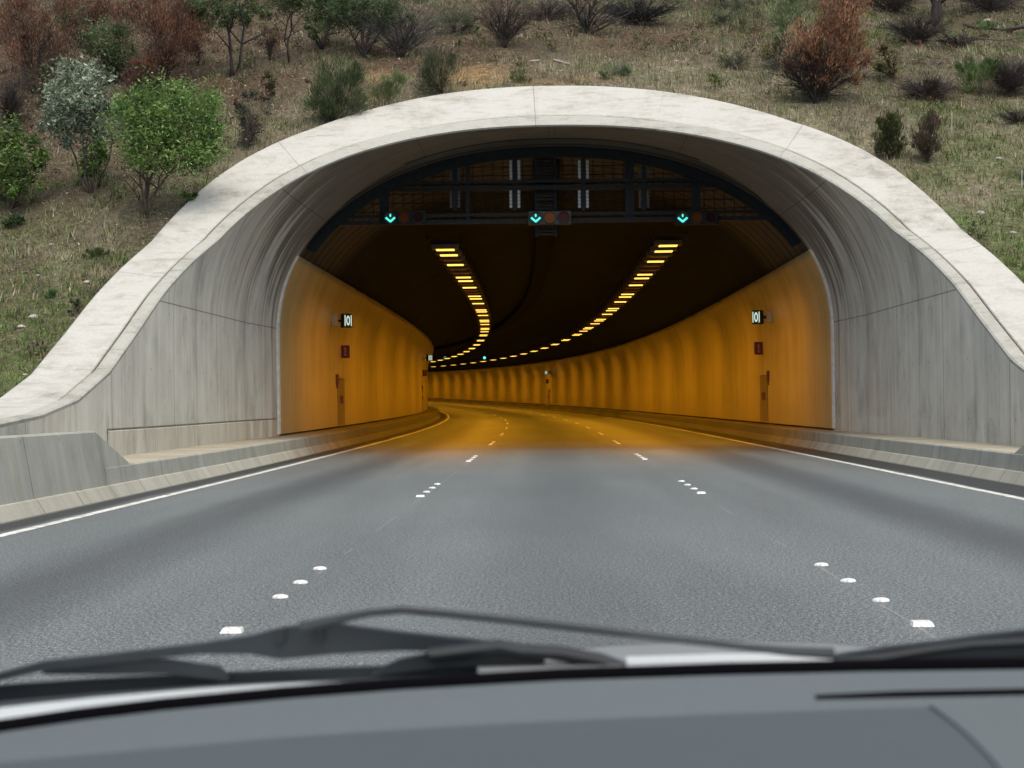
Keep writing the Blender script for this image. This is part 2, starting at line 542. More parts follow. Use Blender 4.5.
def lining_mat():
    m, nt, p = mat('blackened_lining')
    uv = N(nt, 'ShaderNodeUVMap').outputs[0]
    sep = N(nt, 'ShaderNodeSeparateXYZ'); nt.links.new(uv, sep.inputs[0])
    a = noise(nt, uv, 0.5, 5, 0.6)
    g = noise(nt, mapping(nt, uv, (4.0, 0.2, 1)), 1.0, 3, 0.6)
    f = math_(nt, 'ADD', math_(nt, 'MULTIPLY', a, 0.5), math_(nt, 'MULTIPLY', g, 0.5))
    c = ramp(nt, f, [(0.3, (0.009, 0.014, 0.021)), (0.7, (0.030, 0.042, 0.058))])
    bare = ramp(nt, f, [(0.3, (0.050, 0.050, 0.048)), (0.7, (0.150, 0.145, 0.135))])  # paler tone paints in the lamp light and daylight at the mouth
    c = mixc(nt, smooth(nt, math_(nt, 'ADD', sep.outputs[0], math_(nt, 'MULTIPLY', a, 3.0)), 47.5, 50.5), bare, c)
    jl = line_mask(nt, sep.outputs[0], 0.9, 0.14)
    c = mixc(nt, math_(nt, 'MULTIPLY', jl, 0.75), c, (0.012, 0.012, 0.012))
    nt.links.new(c, p.inputs['Base Color'])
    p.inputs['Roughness'].default_value = 0.9; p.inputs['Specular IOR Level'].default_value = 0.15
    return m


M = dict(
    wall=concrete_wall('board_marked_concrete', soot_shade=True),
    foot=concrete_wall('pale_foot_concrete', (0.60, 0.58, 0.49), (0.36, 0.34, 0.28), (3.1, 9.0), 0.8),
    band=concrete_pale('bleached_concrete', joint=7.0),
    lip=concrete_pale('lip_concrete', (0.37, 0.37, 0.335), (0.19, 0.18, 0.14), 1.2, 1.0, 7.0),
    groove=plain('dirty_groove', (0.16, 0.14, 0.10), 0.95, var=0.4),
    barrier=concrete_wall('barrier_concrete', (0.37, 0.38, 0.335), (0.20, 0.21, 0.18), (3.0, 9.0), 0.7, grime=True),
    plinth=concrete_wall('plinth_concrete', (0.42, 0.41, 0.35), (0.25, 0.245, 0.20), (1.5, 9.0), 0.6, grime=True),
    ledge=concrete_wall('ledge_concrete', (0.42, 0.39, 0.31), (0.20, 0.17, 0.12), (30, 90), 0.8, grime=True),
    asphalt=asphalt_mat(),
    paint=plain('road_paint', (0.56, 0.56, 0.53), 0.7, var=0.45, scale=7),
    ceramic=plain('white_ceramic', (0.66, 0.67, 0.65), 0.35, var=0.4, scale=45),
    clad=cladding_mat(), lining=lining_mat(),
    trim=plain('pale_metal_trim', (0.66, 0.65, 0.61), 0.5, 0.0, var=0.15),
    steel=plain('dark_blue_steel', (0.011, 0.018, 0.024), 0.6, 0.0, var=0.3, spec=0.25),
    greysteel=plain('weathered_grey_steel', (0.05, 0.055, 0.062), 0.5, 0.3, var=0.25),
    pale=plain('pale_slat', (0.42, 0.48, 0.52), 0.5, var=0.15),
    black=plain('matt_black', (0.012, 0.012, 0.013), 0.5, var=0.2),
    housing=plain('lamp_housing', (0.10, 0.075, 0.045), 0.6, 0.2, var=0.3),
    unlit=plain('unlit_lens', (0.30, 0.17, 0.07), 0.3, var=0.2),
    lamp=emit('sodium_lamp', (1.0, 0.57, 0.09), 1.4),
    arrow=emit('green_arrow', (0.08, 0.80, 0.66), 0.95),
    fargreen=emit('far_green', (0.10, 0.8, 0.75), 1.3),
    amberoff=emit('amber_signal', (0.24, 0.075, 0.008), 0.16),
    amberdim=plain('amber_glass', (0.13, 0.035, 0.006), 0.5, spec=0.1),
    reddim=plain('red_glass', (0.03, 0.006, 0.006), 0.5, spec=0.1),
    redoff=emit('red_signal', (0.10, 0.014, 0.016), 0.10),
    signlit=emit('lit_symbol', (0.75, 0.95, 0.80), 0.55),
    signdark=plain('sign_face', (0.012, 0.03, 0.022), 0.4),
    beige=plain('beige_box', (0.55, 0.52, 0.40), 0.55, var=0.15),
    red=plain('red_sign', (0.12, 0.008, 0.010), 0.5, var=0.1),
    whitepaint=plain('white_symbol', (0.30, 0.24, 0.24), 0.5, var=0.05),
    brown=plain('brown_box', (0.13, 0.035, 0.02), 0.5, var=0.2),
    bark=plain('bark', (0.085, 0.065, 0.05), 0.9, var=0.4, scale=20, bump=0.4),
    darkbark=plain('dark_bark', (0.035, 0.03, 0.028), 0.9, var=0.4, scale=20, bump=0.4),
    twig=attr_mat('dry_twigs', 0.9, 0.0, 0.3),
    leaf=attr_mat('foliage', 0.55, 0.38, 0.25, 0.35),
    blade=attr_mat('grass_blades', 0.8, 0.25, 0.2, 0.15),
    litter=attr_mat('leaf_litter', 0.85, 0.0, 0.2, 0.15),
    soil=soil_mat(),
    stone=plain('pale_stone', (0.38, 0.35, 0.30), 0.85, var=0.2, bump=0.3),
    dash=plain('grey_dashboard', (0.064, 0.081, 0.090), 0.55, var=0.06, scale=300, spec=0.4, bump=0.15),
    dashpale=plain('pale_dashboard', (0.104, 0.123, 0.130), 0.5, var=0.06, scale=300, spec=0.45, bump=0.15),
    wiper=plain('wiper_black', (0.014, 0.019, 0.023), 0.5, var=0.15, scale=30),
    rubber=plain('wiper_rubber', (0.010, 0.013, 0.016), 0.6, var=0.15),
    seal=plain('black_seal', (0.003, 0.003, 0.004), 0.9, var=0.1, spec=0.03),
    silver=plain('silver_paint', (0.22, 0.235, 0.24), 0.5, 0.1, var=0.05),
    cowl=plain('gleam_paint', (0.68, 0.73, 0.75), 0.3, 0.1, var=0.05),  # pale tone holds the painted sky gleam of the cowl edge
    tyre=plain('tyre_rubber', (0.02, 0.02, 0.02), 0.8),
)

M['duct'] = plain('black_duct', (0.008, 0.010, 0.012), 0.9, spec=0.1)

# ------------------------------------------------------------------ road
S_ROAD = list(np.arange(-60, 40, 4.0)) + list(np.arange(40, 420, 4.0))
XL_B, XR_B = -5.55, 6.05        # barrier feet


def strip(mb, x0, x1, z, s_list, nx=1):
    xs = [x0 + (x1 - x0) * i / nx for i in range(nx + 1)]
    mb.grid([[W(s, x, z) for x in xs] for s in s_list], [[(x, s) for x in xs] for s in s_list])


r = MB(); strip(r, -5.75, 6.25, 0.0, S_ROAD, 6)
tag(r.build('road', M['asphalt']), kind='structure')
fine = list(np.arange(-60, 300, 2.0))
for x, w in ((-5.03, 0.12), (5.304, 0.12)):
    e = MB(); strip(e, x - w / 2, x + w / 2, 0.004, fine)
    tag(e.build('edge_line', M['paint']), kind='structure')

# raised lane markers: four to a dash
prof = [(0.050, 0.0), (0.048, 0.008), (0.038, 0.015), (0.020, 0.019), (0.0, 0.020)]


def dome_mesh():
    mb = MB(); n = 14
    rows = [[(math.cos(2 * math.pi * k / n) * rr, math.sin(2 * math.pi * k / n) * rr, z) for k in range(n)] for rr, z in prof]
    mb.grid(rows, closed=True); return mb


dome0 = None; block0 = None
for side, X, word in ((0, -1.638, 'left'), (1, 1.862, 'right')):
    for k in range(10):
        s0 = 8.4 + 12.2 * k
        for j in range(4):
            p = W(s0 + ((0, 1.5, 2.3, 3.2) if side == 0 and k == 0 else (0, 1.03, 2.06, 3.09))[j], X, 0.0)
            which = 'nearest' if k == 0 else ordinal(k + 1) + ' nearest'
            pos = ['near-end', 'second', 'third', 'far-end'][j]
            if j == 0:
                if block0 is None:
                    b = MB()
                    b.prism([(-0.055, -0.05, 0), (0.055, -0.05, 0), (0.046, -0.028, 0.021), (-0.046, -0.028, 0.021)][::-1], (0, 0.078, 0))
                    o = b.build('reflector_block', M['ceramic']); block0 = o
                else:
                    o = block0.copy(); COL.objects.link(o)
                lab = f'white reflective block at near end of {which} dash, {word} lane line'
            else:
                if dome0 is None:
                    o = dome_mesh().build('road_stud', M['ceramic'], smooth=True); dome0 = o
                else:
                    o = dome0.copy(); COL.objects.link(o)
                lab = f'white domed stud, {pos} in {which} dash of {word} lane line'
            o.location = p; o.rotation_euler.z = heading(s0)
            tag(o, lab, 'road marker', f'raised markers along the {word} lane line')

# ------------------------------------------------------------------ barriers with ledge
SB = list(np.arange(21.0, 60, 1.2)) + list(np.arange(60, 420, 4.0))


def barrier(side):
    sg = -1 if side == 'left' else 1
    xb = XL_B if sg < 0 else XR_B
    foot = abs(xb)
    wallx = AW - sg * 0.0 + (CX if sg > 0 else -CX)
    label = {'left': 'low concrete kerb barrier with ledge running into the tunnel under the left wall',
             'right': 'low concrete kerb barrier with ledge running into the tunnel under the right wall'}[side]
    root = empty('concrete_barrier', W(22, xb, 0), label, 'barrier', 'low barriers along both tunnel walls')
    pl = [(foot, 0.0), (foot + 0.10, 0.16), (foot + 0.13, 0.17)]
    up = [(foot + 0.13, 0.17), (foot + 0.16, LEDGE - 0.02), (foot + 0.18, LEDGE)]
    lg = [(foot + 0.18, LEDGE), (wallx + 0.03, LEDGE + 0.012)]
    for nm, pp, mm in (('plinth', pl, 'plinth'), ('upstand', up, 'barrier'), ('ledge', lg, 'ledge')):
        mb = MB()
        mb.grid([[W(s, sg * x, z) for x, z in pp] for s in SB],
                [[(s, z + (x if nm == 'ledge' else 0)) for x, z in pp] for s in SB])
        if nm == 'upstand':
            full = [(foot + 0.0, 0.0)] + pl[1:] + up[1:] + [(wallx, LEDGE), (wallx, 0)]
            mb.face([W(SB[0], sg * x, z) for x, z in full])
        mb.build(nm, M[mm], root)
    # taller end block facing oncoming traffic
    lab = {'left': 'tall concrete barrier end with sloping top corner on the left',
           'right': 'tall concrete barrier end cut off by the right edge of the photo'}[side]
    eb = empty('barrier_end', W(16, xb, 0), lab, 'barrier', 'tall barrier ends before the portal')
    sl = list(np.arange(-14, 20.9, 1.5)) + [20.9]
    mb = MB()
    ins = [(foot - 0.0, 0.0), (foot + 0.10, 0.16), (foot + 0.13, 0.17)]
    mb.grid([[W(s, sg * (x - 0.003), z) for x, z in ins] for s in sl + [22.2]], [[(s, z) for x, z in ins] for s in sl + [22.2]])
    mb.build('plinth', M['plinth'], eb)
    mb = MB()

    def sec(s, top):
        t = (top - 0.17) / 0.70
        return [(foot + 0.127, 0.17), (foot + 0.127 + 0.12 * t, top - 0.02), (foot + 0.15 + 0.12 * t, top), (foot + 0.40, top), (foot + 0.40, 0.0)]
    rows = [(s, 0.87) for s in sl] + [(22.35, LEDGE + 0.004)]
    mb.grid([[W(s, sg * x, z) for x, z in sec(s, tp)] for s, tp in rows], [[(s, z) for x, z in sec(s, tp)] for s, tp in rows])
    mb.face([W(sl[0], sg * x, z) for x, z in sec(sl[0], 0.87)])
    mb.build('upstand', M['barrier'], eb)


barrier('left'); barrier('right')

# ------------------------------------------------------------------ portal
portal = empty('tunnel_portal', (CX, 30, 0), 'pale concrete tunnel portal with flared arch cut back along the slope', 'tunnel portal')
pts = arch_pts(0.0, zs=(0.6, 0.72, 0.76, 0.84, 0.93, 1.03, 1.24, 1.45, 1.67, 2.0, 2.38), n=44)
arc = [0.0]
for a, b in zip(pts[:-1], pts[1:]): arc.append(arc[-1] + math.hypot(b[0] - a[0], b[1] - a[1]))
mid_i = len(pts) // 2
tot = arc[-1]
S_END = 39.72
NS = 14


def rib_k(s):
    return min(0.20, 0.055 * (1 + math.floor((s - 36.8) / 0.9))) if s > 36.8 else 0.0


rows, uvs = [], []
for (x, z), a in zip(pts, arc):
    s0 = lip_s(z)
    h = min(a, tot - a) + LEDGE
    def rib(s, x, z):
        k = rib_k(s) * min(1.0, max(0.0, (36.6 - lip_s(z)) / 2.0))
        return W(s, CX + (x - CX) * (1 - k / AW), z if z < ZC else ZC + (z - ZC) * (1 - k * 0.6 / HT))
    ST_ = [s0 + (min(36.79, S_END) - s0) * j / NS for j in range(NS + 1)] if s0 < 36.7 else [s0 + (S_END - 0.8 - s0) * j / NS for j in range(NS + 1)]
    ST_ = ST_ + [max(q_, ST_[-1] + 0.001 * (i_ + 1)) for i_, q_ in enumerate((36.86, 37.65, 37.75, 38.55, 38.65, 39.42, 39.52, S_END))]
    rows.append([rib(q_, x, z) for q_ in ST_])
    uvs.append([(q_, h) for q_ in ST_])
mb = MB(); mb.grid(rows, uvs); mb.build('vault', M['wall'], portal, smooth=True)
# pale base course, a shade proud of the wall, below the dark joint line
for sg in (-1,):
    x0 = CX + sg * AW
    mb = MB()
    ss = list(np.arange(24.9, 36.7, 1.2)) + [36.79, 36.86, 37.65, 37.75, 38.55, 38.65, 39.42]
    q = [(x0 - sg * 0.012, LEDGE + 0.01), (x0 - sg * 0.012, 0.80), (x0, 0.815)]
    mb.grid([[W(s, x - sg * rib_k(s), z) for x, z in q] for s in ss], [[(s, z) for x, z in q] for s in ss])
    mb.build('base_course', M['foot'], portal)
    mb = MB()
    q = [(x0 - sg * 0.004, 0.815), (x0 - sg * 0.006, 0.83), (x0 - sg * 0.004, 0.845)]
    mb.grid([[W(s, x - sg * rib_k(s), z) for x, z in q] for s in ss]); mb.build('base_joint', M['groove'], portal)

# collar: lip, groove and wide band laid on the inclined cut
OUT, OUTZ = 1.22, 1.5
zs_ = (0.70, 0.72, 0.74, 0.76, 0.80, 0.84, 0.88, 0.93, 0.98, 1.03, 1.12, 1.24, 1.4, 1.67, 2.0, 2.38)


def ringw(w, lift):
    """curve at fraction w across the collar; lifted off the cut plane by lift"""
    P = arch_pts(OUT * w, OUTZ * w, z0=0.69, n=60, zs=zs_)
    out = []
    for x, z in P:
        s = lip_s(z)
        sl = (lip_s(z + 0.05) - lip_s(z - 0.05)) / 0.1        # ds/dz
        n = Vector((0, -1.0, sl)); n.normalize()
        out.append(Vector(W(s, x, z)) + n * lift)
    return out


def ring_arc(P):
    a = [0.0]
    for i in range(1, len(P)): a.append(a[-1] + (P[i] - P[i - 1]).length)
    return a


ref = ring_arc(ringw(0.5, 0))
ref = [a - ref[len(ref) // 2] for a in ref]


def collar_part(name, ws, mm):
    mb = MB()
    rows = [ringw(w, l) for w, l in ws]
    mb.grid(rows, [[(ref[i], w * 1.2) for i in range(len(ref))] for w, l in ws])
    return mb.build(name, M[mm], portal, smooth=False)


collar_part('lip', [(0.0, 0.0), (-0.004, 0.045), (0.02, 0.068), (0.16, 0.075), (0.185, 0.067)], 'lip')
collar_part('drip_groove', [(0.185, 0.067), (0.195, -0.03), (0.225, -0.03), (0.245, 0.012)], 'groove')
collar_part('band', [(0.245, 0.012), (0.255, 0.03), (0.5, 0.03), (0.97, 0.03), (1.0, 0.015), (1.0, -0.6)], 'band')

# ------------------------------------------------------------------ tunnel beyond the portal
ST = [39.5] + list(np.arange(39.80, 60, 2.0)) + list(np.arange(60, 420, 4.0))
lining = empty('tunnel_lining', W(60, CX, 0), 'dark sooty concrete vault of the tunnel curving away to the left', 'tunnel lining')
LP = arch_pts(-0.004, n=30)
larc = [0.0]
for a, b in zip(LP[:-1], LP[1:]): larc.append(larc[-1] + math.hypot(b[0] - a[0], b[1] - a[1]))
mb = MB()
mb.grid([[W(s, x, z) for x, z in LP] for s in ST], [[(s, a) for a in larc] for s in ST])
mb.face([W(ST[-1], x, z) for x, z in LP])  # unseen end cap, added to keep sky light out of the bore
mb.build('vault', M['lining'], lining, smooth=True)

for sg, word in ((-1, 'left'), (1, 'right')):
    root = empty('wall_cladding', W(40, sg * 6.6, LEDGE),
                 f'amber-lit cream wall panels lining the {word} side of the tunnel', 'wall panels', 'panel walls either side of the tunnel')
    zl = [0.455] + list(np.linspace(0.8, 4.74, 22))
    P = [(sg * (prof_side(z) - 0.23 + (CX * sg)), z) for z in zl]
    ua = [0.0]
    for a, b in zip(P[:-1], P[1:]): ua.append(ua[-1] + math.hypot(b[0] - a[0], b[1] - a[1]))
    mb = MB()
    sp_ = list(np.arange(39.66, 60, 1.5)) + list(np.arange(60, 420, 3.0))
    back = (P[-1][0] + sg * 0.06, P[-1][1] + 0.03)
    mb.grid([[W(s, x, z) for x, z in P + [back]] for s in sp_], [[(s, a) for a in ua + [ua[-1]]] for s in sp_])
    mb.build('panel', M['clad'], root, smooth=True)
    # rounded leading edge returning to the concrete
    edge = lambda L_: [[W(s, sg * (prof_side(z) - 0.232 + d + CX * sg), z) for z in zl] for d, s in L_]
    mb = MB(); rows = edge(((0.0, 39.66), (-0.012, 39.60), (-0.012, 39.53), (0.01, 39.48), (0.075, 39.46))); mb.grid(rows)
    mb.face([r_[-1] for r_ in rows]); mb.build('edge_trim', M['trim'], root)
    mb = MB(); rows = edge(((0.075, 39.46), (0.085, 39.56), (0.25, 39.62))); mb.grid(rows, [[(33.0 + i * 0.1, z) for z in zl] for i in range(3)])
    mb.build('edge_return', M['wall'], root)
    mb = MB()
    mb.grid([[W(s, sg * (AW - 0.225 + CX * sg), 0.44), W(s, sg * (AW - 0.20 + CX * sg), LEDGE + 0.015)] for s in sp_])
    mb.build('shadow_gap', M['black'], root)

# ------------------------------------------------------------------ luminaires
LAMP_W = 64.0
LIT = (0.0, 1.65, 4.95)
DIM = (3.3, 6.6, 8.25)


def make_luminaire(lit, sg=1):
    root = empty('tunnel_lamp', (0, 0, 0))
    h = MB(); h.box((0, 0, 0.075), (0.36, 0, 0), (0, 0.23, 0), (0, 0, 0.06)); h.build('housing', M['housing'], root, bevel=0.01)
    l = MB()
    l.box((0, 0, 0.0), (0.24, 0, 0), (0, 0.16, 0), (0, 0, 0.012))
    l.build('lens', M['lamp' if lit else 'unlit'], root)
    if lit:
        al = bpy.data.lights.new('lamp_light', 'AREA'); al.shape = 'RECTANGLE'; al.size = 0.46; al.size_y = 0.30
        al.energy = LAMP_W; al.color = (1.0, 0.40, 0.015); al.spread = R(150)
        ao = bpy.data.objects.new('lamp_light', al); COL.objects.link(ao); ao.parent = root
        ao.location = (0, 0, -0.10); ao.rotation_euler = (0, -sg * R(2), 0)
    for y in (-0.17, 0.17):
        b = MB(); b.box((0, y, 0.165), (0.03, 0, 0), (0, 0.015, 0), (0, 0, 0.03)); b.build('bracket', M['steel'], root)
    return root


for X, Zl, word in ((-2.737, 5.246, 'left'), (3.205, 5.286, 'right')):
    cnt = {True: 0, False: 0}; proto = {True: None, False: None}
    lst = [(44.0 + 10 * k + d, True) for k in range(27) for d in (LIT if k < 6 else LIT[:2])] + [(44.0 + 10 * k + d, False) for k in range(5) for d in DIM]
    for s, lit in sorted(lst):
        cnt[lit] += 1; n = cnt[lit]
        if proto[lit] is None:
            o = make_luminaire(lit, 1 if X > 0 else -1); proto[lit] = o
        else: o = copy_tree(proto[lit])
        o.location = W(s, X, Zl); o.rotation_euler.z = heading(s)
        nm = 'nearest' if n == 1 else ordinal(n) + ' nearest'
        tag(o, (f'glowing amber lamp in the {word} ceiling row, {nm} of the lit ones' if lit else
                f'unlit brown lamp in the {word} ceiling row, {nm} of the dark ones'), 'tunnel lamp', f'lamps in the {word} ceiling row')
    # tray the lamps hang from
    tr = empty('lamp_tray', W(43, X, Zl + 0.2), f'dark cable tray carrying the {word} row of ceiling lamps', 'cable tray', 'cable trays under the vault')
    mb = MB(); st = list(np.arange(42.9, 60, 1.5)) + list(np.arange(60, 300, 3.0))
    q = [(X - 0.42, Zl + 0.30), (X - 0.42, Zl + 0.195), (X + 0.42, Zl + 0.195), (X + 0.42, Zl + 0.30)]
    mb.grid([[W(s, x, z) for x, z in q] for s in st]); mb.build('tray', M['duct'], tr)
    h0 = None
    for s in np.arange(43.5, 130, 5.0):
        for dx in (-0.38, 0.38):
            zt = ZC + HT * (1 - (abs(X + dx - CX) / AW) ** NEXP) ** (1 / NEXP)
            if h0 is None:
                hb = MB(); hb.tube([(0, 0, 0), (0, 0, 1)], 0.016, 6); h0 = hb.build('hanger', M['steel'], tr); o = h0
            else:
                o = h0.copy(); COL.objects.link(o); o.parent = tr
            p = Vector(W(s, X + dx, Zl + 0.25)); o.location = p - tr.location; o.scale.z = zt - Zl - 0.22

# crown duct
tr = empty('cable_tray', W(43, 0.0, 7.1), 'dark cable duct running along the crown of the vault', 'cable tray', 'cable trays under the vault')
mb = MB(); st = list(np.arange(41.4, 60, 1.5)) + list(np.arange(60, 300, 3.0))
q = [(-0.34, 7.46), (-0.34, 7.12), (0.34, 7.12), (0.34, 7.46)]
mb.grid([[W(s, x, z) for x, z in q] for s in st]); mb.build('tray', M['duct'], tr)

# ------------------------------------------------------------------ gantry at the mouth
SG = 41.0
gan = empty('signal_gantry', W(SG, CX, 4.9), 'dark steel arched gantry with two cross beams under the tunnel mouth', 'gantry')


def gx(u, v): # pixel -> (X, Z) on the gantry plane
    p = at(u, v, SG)
    return p.x, p.z - float(np.interp(SG, S_, _z))


outer = [(x, z) for x, z in arch_pts(-0.03, n=30, z0=4.86) if z >= 4.8]
mb = MB()
rows = []
for off in (0, 1):
    A = [(x, z) for x, z in arch_pts(-0.02 if off == 0 else -0.27, z0=ZC, n=40)]
    rows.append([p_ for p_ in A if True])
ringo = [i for i, (x, z) in enumerate(rows[0]) if z > 4.9]
for s in (SG - 0.12, SG + 0.12):
    pass
mb.grid([[W(SG - 0.14, *rows[1][i]) for i in ringo], [W(SG - 0.14, *rows[0][i]) for i in ringo]])
mb.grid([[W(SG + 0.14, *rows[0][i]) for i in ringo], [W(SG + 0.14, *rows[1][i]) for i in ringo]])
mb.grid([[W(SG + 0.14, *rows[1][i]) for i in ringo], [W(SG - 0.14, *rows[1][i]) for i in ringo]])
mb.build('arch_frame', M['steel'], gan)


def gbar(name, x0, z0, x1, z1, w, d, mm='steel', s=SG):
    a, b = Vector(W(s, x0, z0)), Vector(W(s, x1, z1))
    t = (b - a); L = t.length; t.normalize()
    nrm = t.cross(Vector((0, 1, 0))).normalized()
    mb = MB(); mb.box((a + b) / 2, t * (L / 2), Vector((0, d / 2, 0)), nrm * (w / 2))
    return mb.build(name, M[mm], gan)


ZB1, ZB2 = 5.74, 6.56
for z, nm in ((ZB1, 'lower_beam'), (ZB2, 'upper_beam')):
    hw = prof_side(z) - 0.15
    gbar(nm, CX - hw, z - 0.075, CX + hw, z - 0.075, 0.10, 0.22)
    gbar(nm, CX - hw, z + 0.09, CX + hw, z + 0.09, 0.07, 0.18)
for u in (384, 468, 630, 696):
    x, _ = gx(u, 200)
    zt = ZC + (HT - 0.3) * (1 - (abs(x - CX) / AW) ** NEXP) ** (1 / NEXP)
    wd = 0.22 if u in (384, 630, 696) else 0.09
    gbar('post', x, ZB1 - 0.12, x, zt + 0.1, wd, 0.12, s=SG + 0.02)
# central cable ladder
x0, _ = gx(546, 200)
for dx in (-0.24, 0.24): gbar('ladder_rail', x0 + dx, 5.3, x0 + dx, 7.35, 0.07, 0.1, s=SG + 0.17)
lb = MB()
for k in range(26):
    z = 5.35 + k * 0.08
    lb.box(W(SG + 0.17, x0, z), (0.21, 0, 0), (0, 0.03, 0), (0, 0, 0.024))
lb.build('ladder_rungs', M['steel'], gan)
# wire mesh
wm = MB()
for k in range(46):
    x = -5.6 + k * 0.25
    zt = ZC + (HT - 0.2) * (1 - min(0.999, abs(x - CX) / AW) ** NEXP) ** (1 / NEXP)
    if zt > ZB1 + 0.2: wm.tube([W(SG + 0.1, x, ZB1), W(SG + 0.1, x, zt)], 0.010, 4)
for k in range(7):
    z = ZB1 + 0.2 + k * 0.22
    hw = prof_side(z) - 0.2
    wm.tube([W(SG + 0.1, CX - hw, z), W(SG + 0.1, CX + hw, z)], 0.012, 4)
wm.build('wire_mesh', M['steel'], gan)
# pale slatted brackets
for u in (455, 515, 583.5, 644):
    for (va, vb, n) in ((160, 182, 6), (190, 208, 5)):
        if u in (455, 644) and va == 160: va, n = 166, 3
        xa, za = gx(u, va); _, zb = gx(u, vb)
        br = MB(); br.box(W(SG - 0.02, xa, (za + zb) / 2), (0.05, 0, 0), (0, 0.04, 0), (0, 0, abs(za - zb) / 2 + 0.06))
        post = br.build('slat_holder', M['steel'], gan)
        for dx in (-0.10, 0.10):
            sb = MB()
            for k in range(n):
                z = zb + (za - zb) * (k + 0.5) / n
                sb.box(W(SG - 0.04, xa + dx, z), (0.034, 0, 0), (0, 0.012, 0), (0, 0, abs(za - zb) / n * 0.40))
            sb.box(W(SG - 0.028, xa + dx, (za + zb) / 2), (0.012, 0, 0), (0, 0.006, 0), (0, 0, abs(za - zb) / 2))
            sb.build('slat_column', M['pale' if u in (515, 583.5) else 'greysteel'], post)

# lane signals
SIGS = [(405.5, 'left', 'dim lane signal with green down arrow at the left end of the gantry'),
        (550, 'centre', 'framed lane signal with green down arrow in the middle of the gantry'),
        (695.5, 'right', 'dim lane signal with green down arrow at the right end of the gantry')]
for u, word, lab in SIGS:
    x, z = gx(u, 219.0); s = SG - 0.36
    sig = empty('lane_signal', W(s, x, z), lab, 'traffic signal', 'lane signals on the gantry')
    b = MB(); b.box(W(s + 0.10, x, z), (0.53, 0, 0), (0, 0.10, 0), (0, 0, 0.165))
    b.build('housing', M['greysteel' if word == 'centre' else 'steel'], sig, bevel=0.015)
    for k, nm in enumerate(('green_lens', 'amber_lens', 'red_lens')):
        cx_ = x + (k - 1) * 0.345
        h = MB(); n = 20
        ring = lambda r_, y: [W(s + y, cx_ + r_ * math.cos(2 * math.pi * q / n), z + r_ * math.sin(2 * math.pi * q / n)) for q in range(n)]
        h.grid([ring(0.150, -0.003), ring(0.150, -0.09), ring(0.138, -0.09), ring(0.138, -0.008)], closed=True)
        h.build('hood', M['black'], sig, smooth=False)
        h = MB(); h.face(ring(0.136, -0.006)[::-1] if False else ring(0.136, -0.006))
        ln = h.build(nm, M[('signdark', 'amberoff', 'redoff')[k] if word == 'centre' else ('signdark', 'amberdim', 'reddim')[k]], sig)
        if k == 0:
            ar = MB(); y = s - 0.02
            for q in (-1, 1):
                c1, c2 = (cx_, z - 0.095), (cx_ + q * 0.105, z - 0.005)
                a, b2 = Vector(W(y, *c1)), Vector(W(y, *c2)); t = (b2 - a).normalized(); nn = t.cross(Vector((0, 1, 0)))
                ar.box((a + b2) / 2, t * ((b2 - a).length / 2 + 0.012), (0, 0.004, 0), nn * 0.024)
            ar.disc(W(y, cx_, z + 0.055), (0.022, 0, 0), (0, 0, 0.042), 10, (0, 0.008, 0))
            ar.build('arrow', M['arrow'], ln)
# two small signals far round the bend
for (X, lab) in ((-2.6, 'tiny distant green lane signal just left of the far bend'), (1.6, 'tiny distant green lane signal near the middle of the far bend')):
    s = 176.0
    sig = empty('lane_signal', W(s, X, 5.35), lab, 'traffic signal', 'distant lane signals')
    b = MB(); b.box(W(s, X, 5.35), (0.5, 0, 0), (0, 0.1, 0), (0, 0, 0.17)); b.build('housing', M['steel'], sig)
    b = MB(); b.disc(W(s - 0.12, X - 0.3, 5.35), (0.14, 0, 0), (0, 0, 0.14), 12); b.build('green_lens', M['fargreen'], sig)
    b = MB(); b.tube([W(s, X, 5.5), W(s, X, 7.2)], 0.04, 6); b.build('hanger', M['steel'], sig)

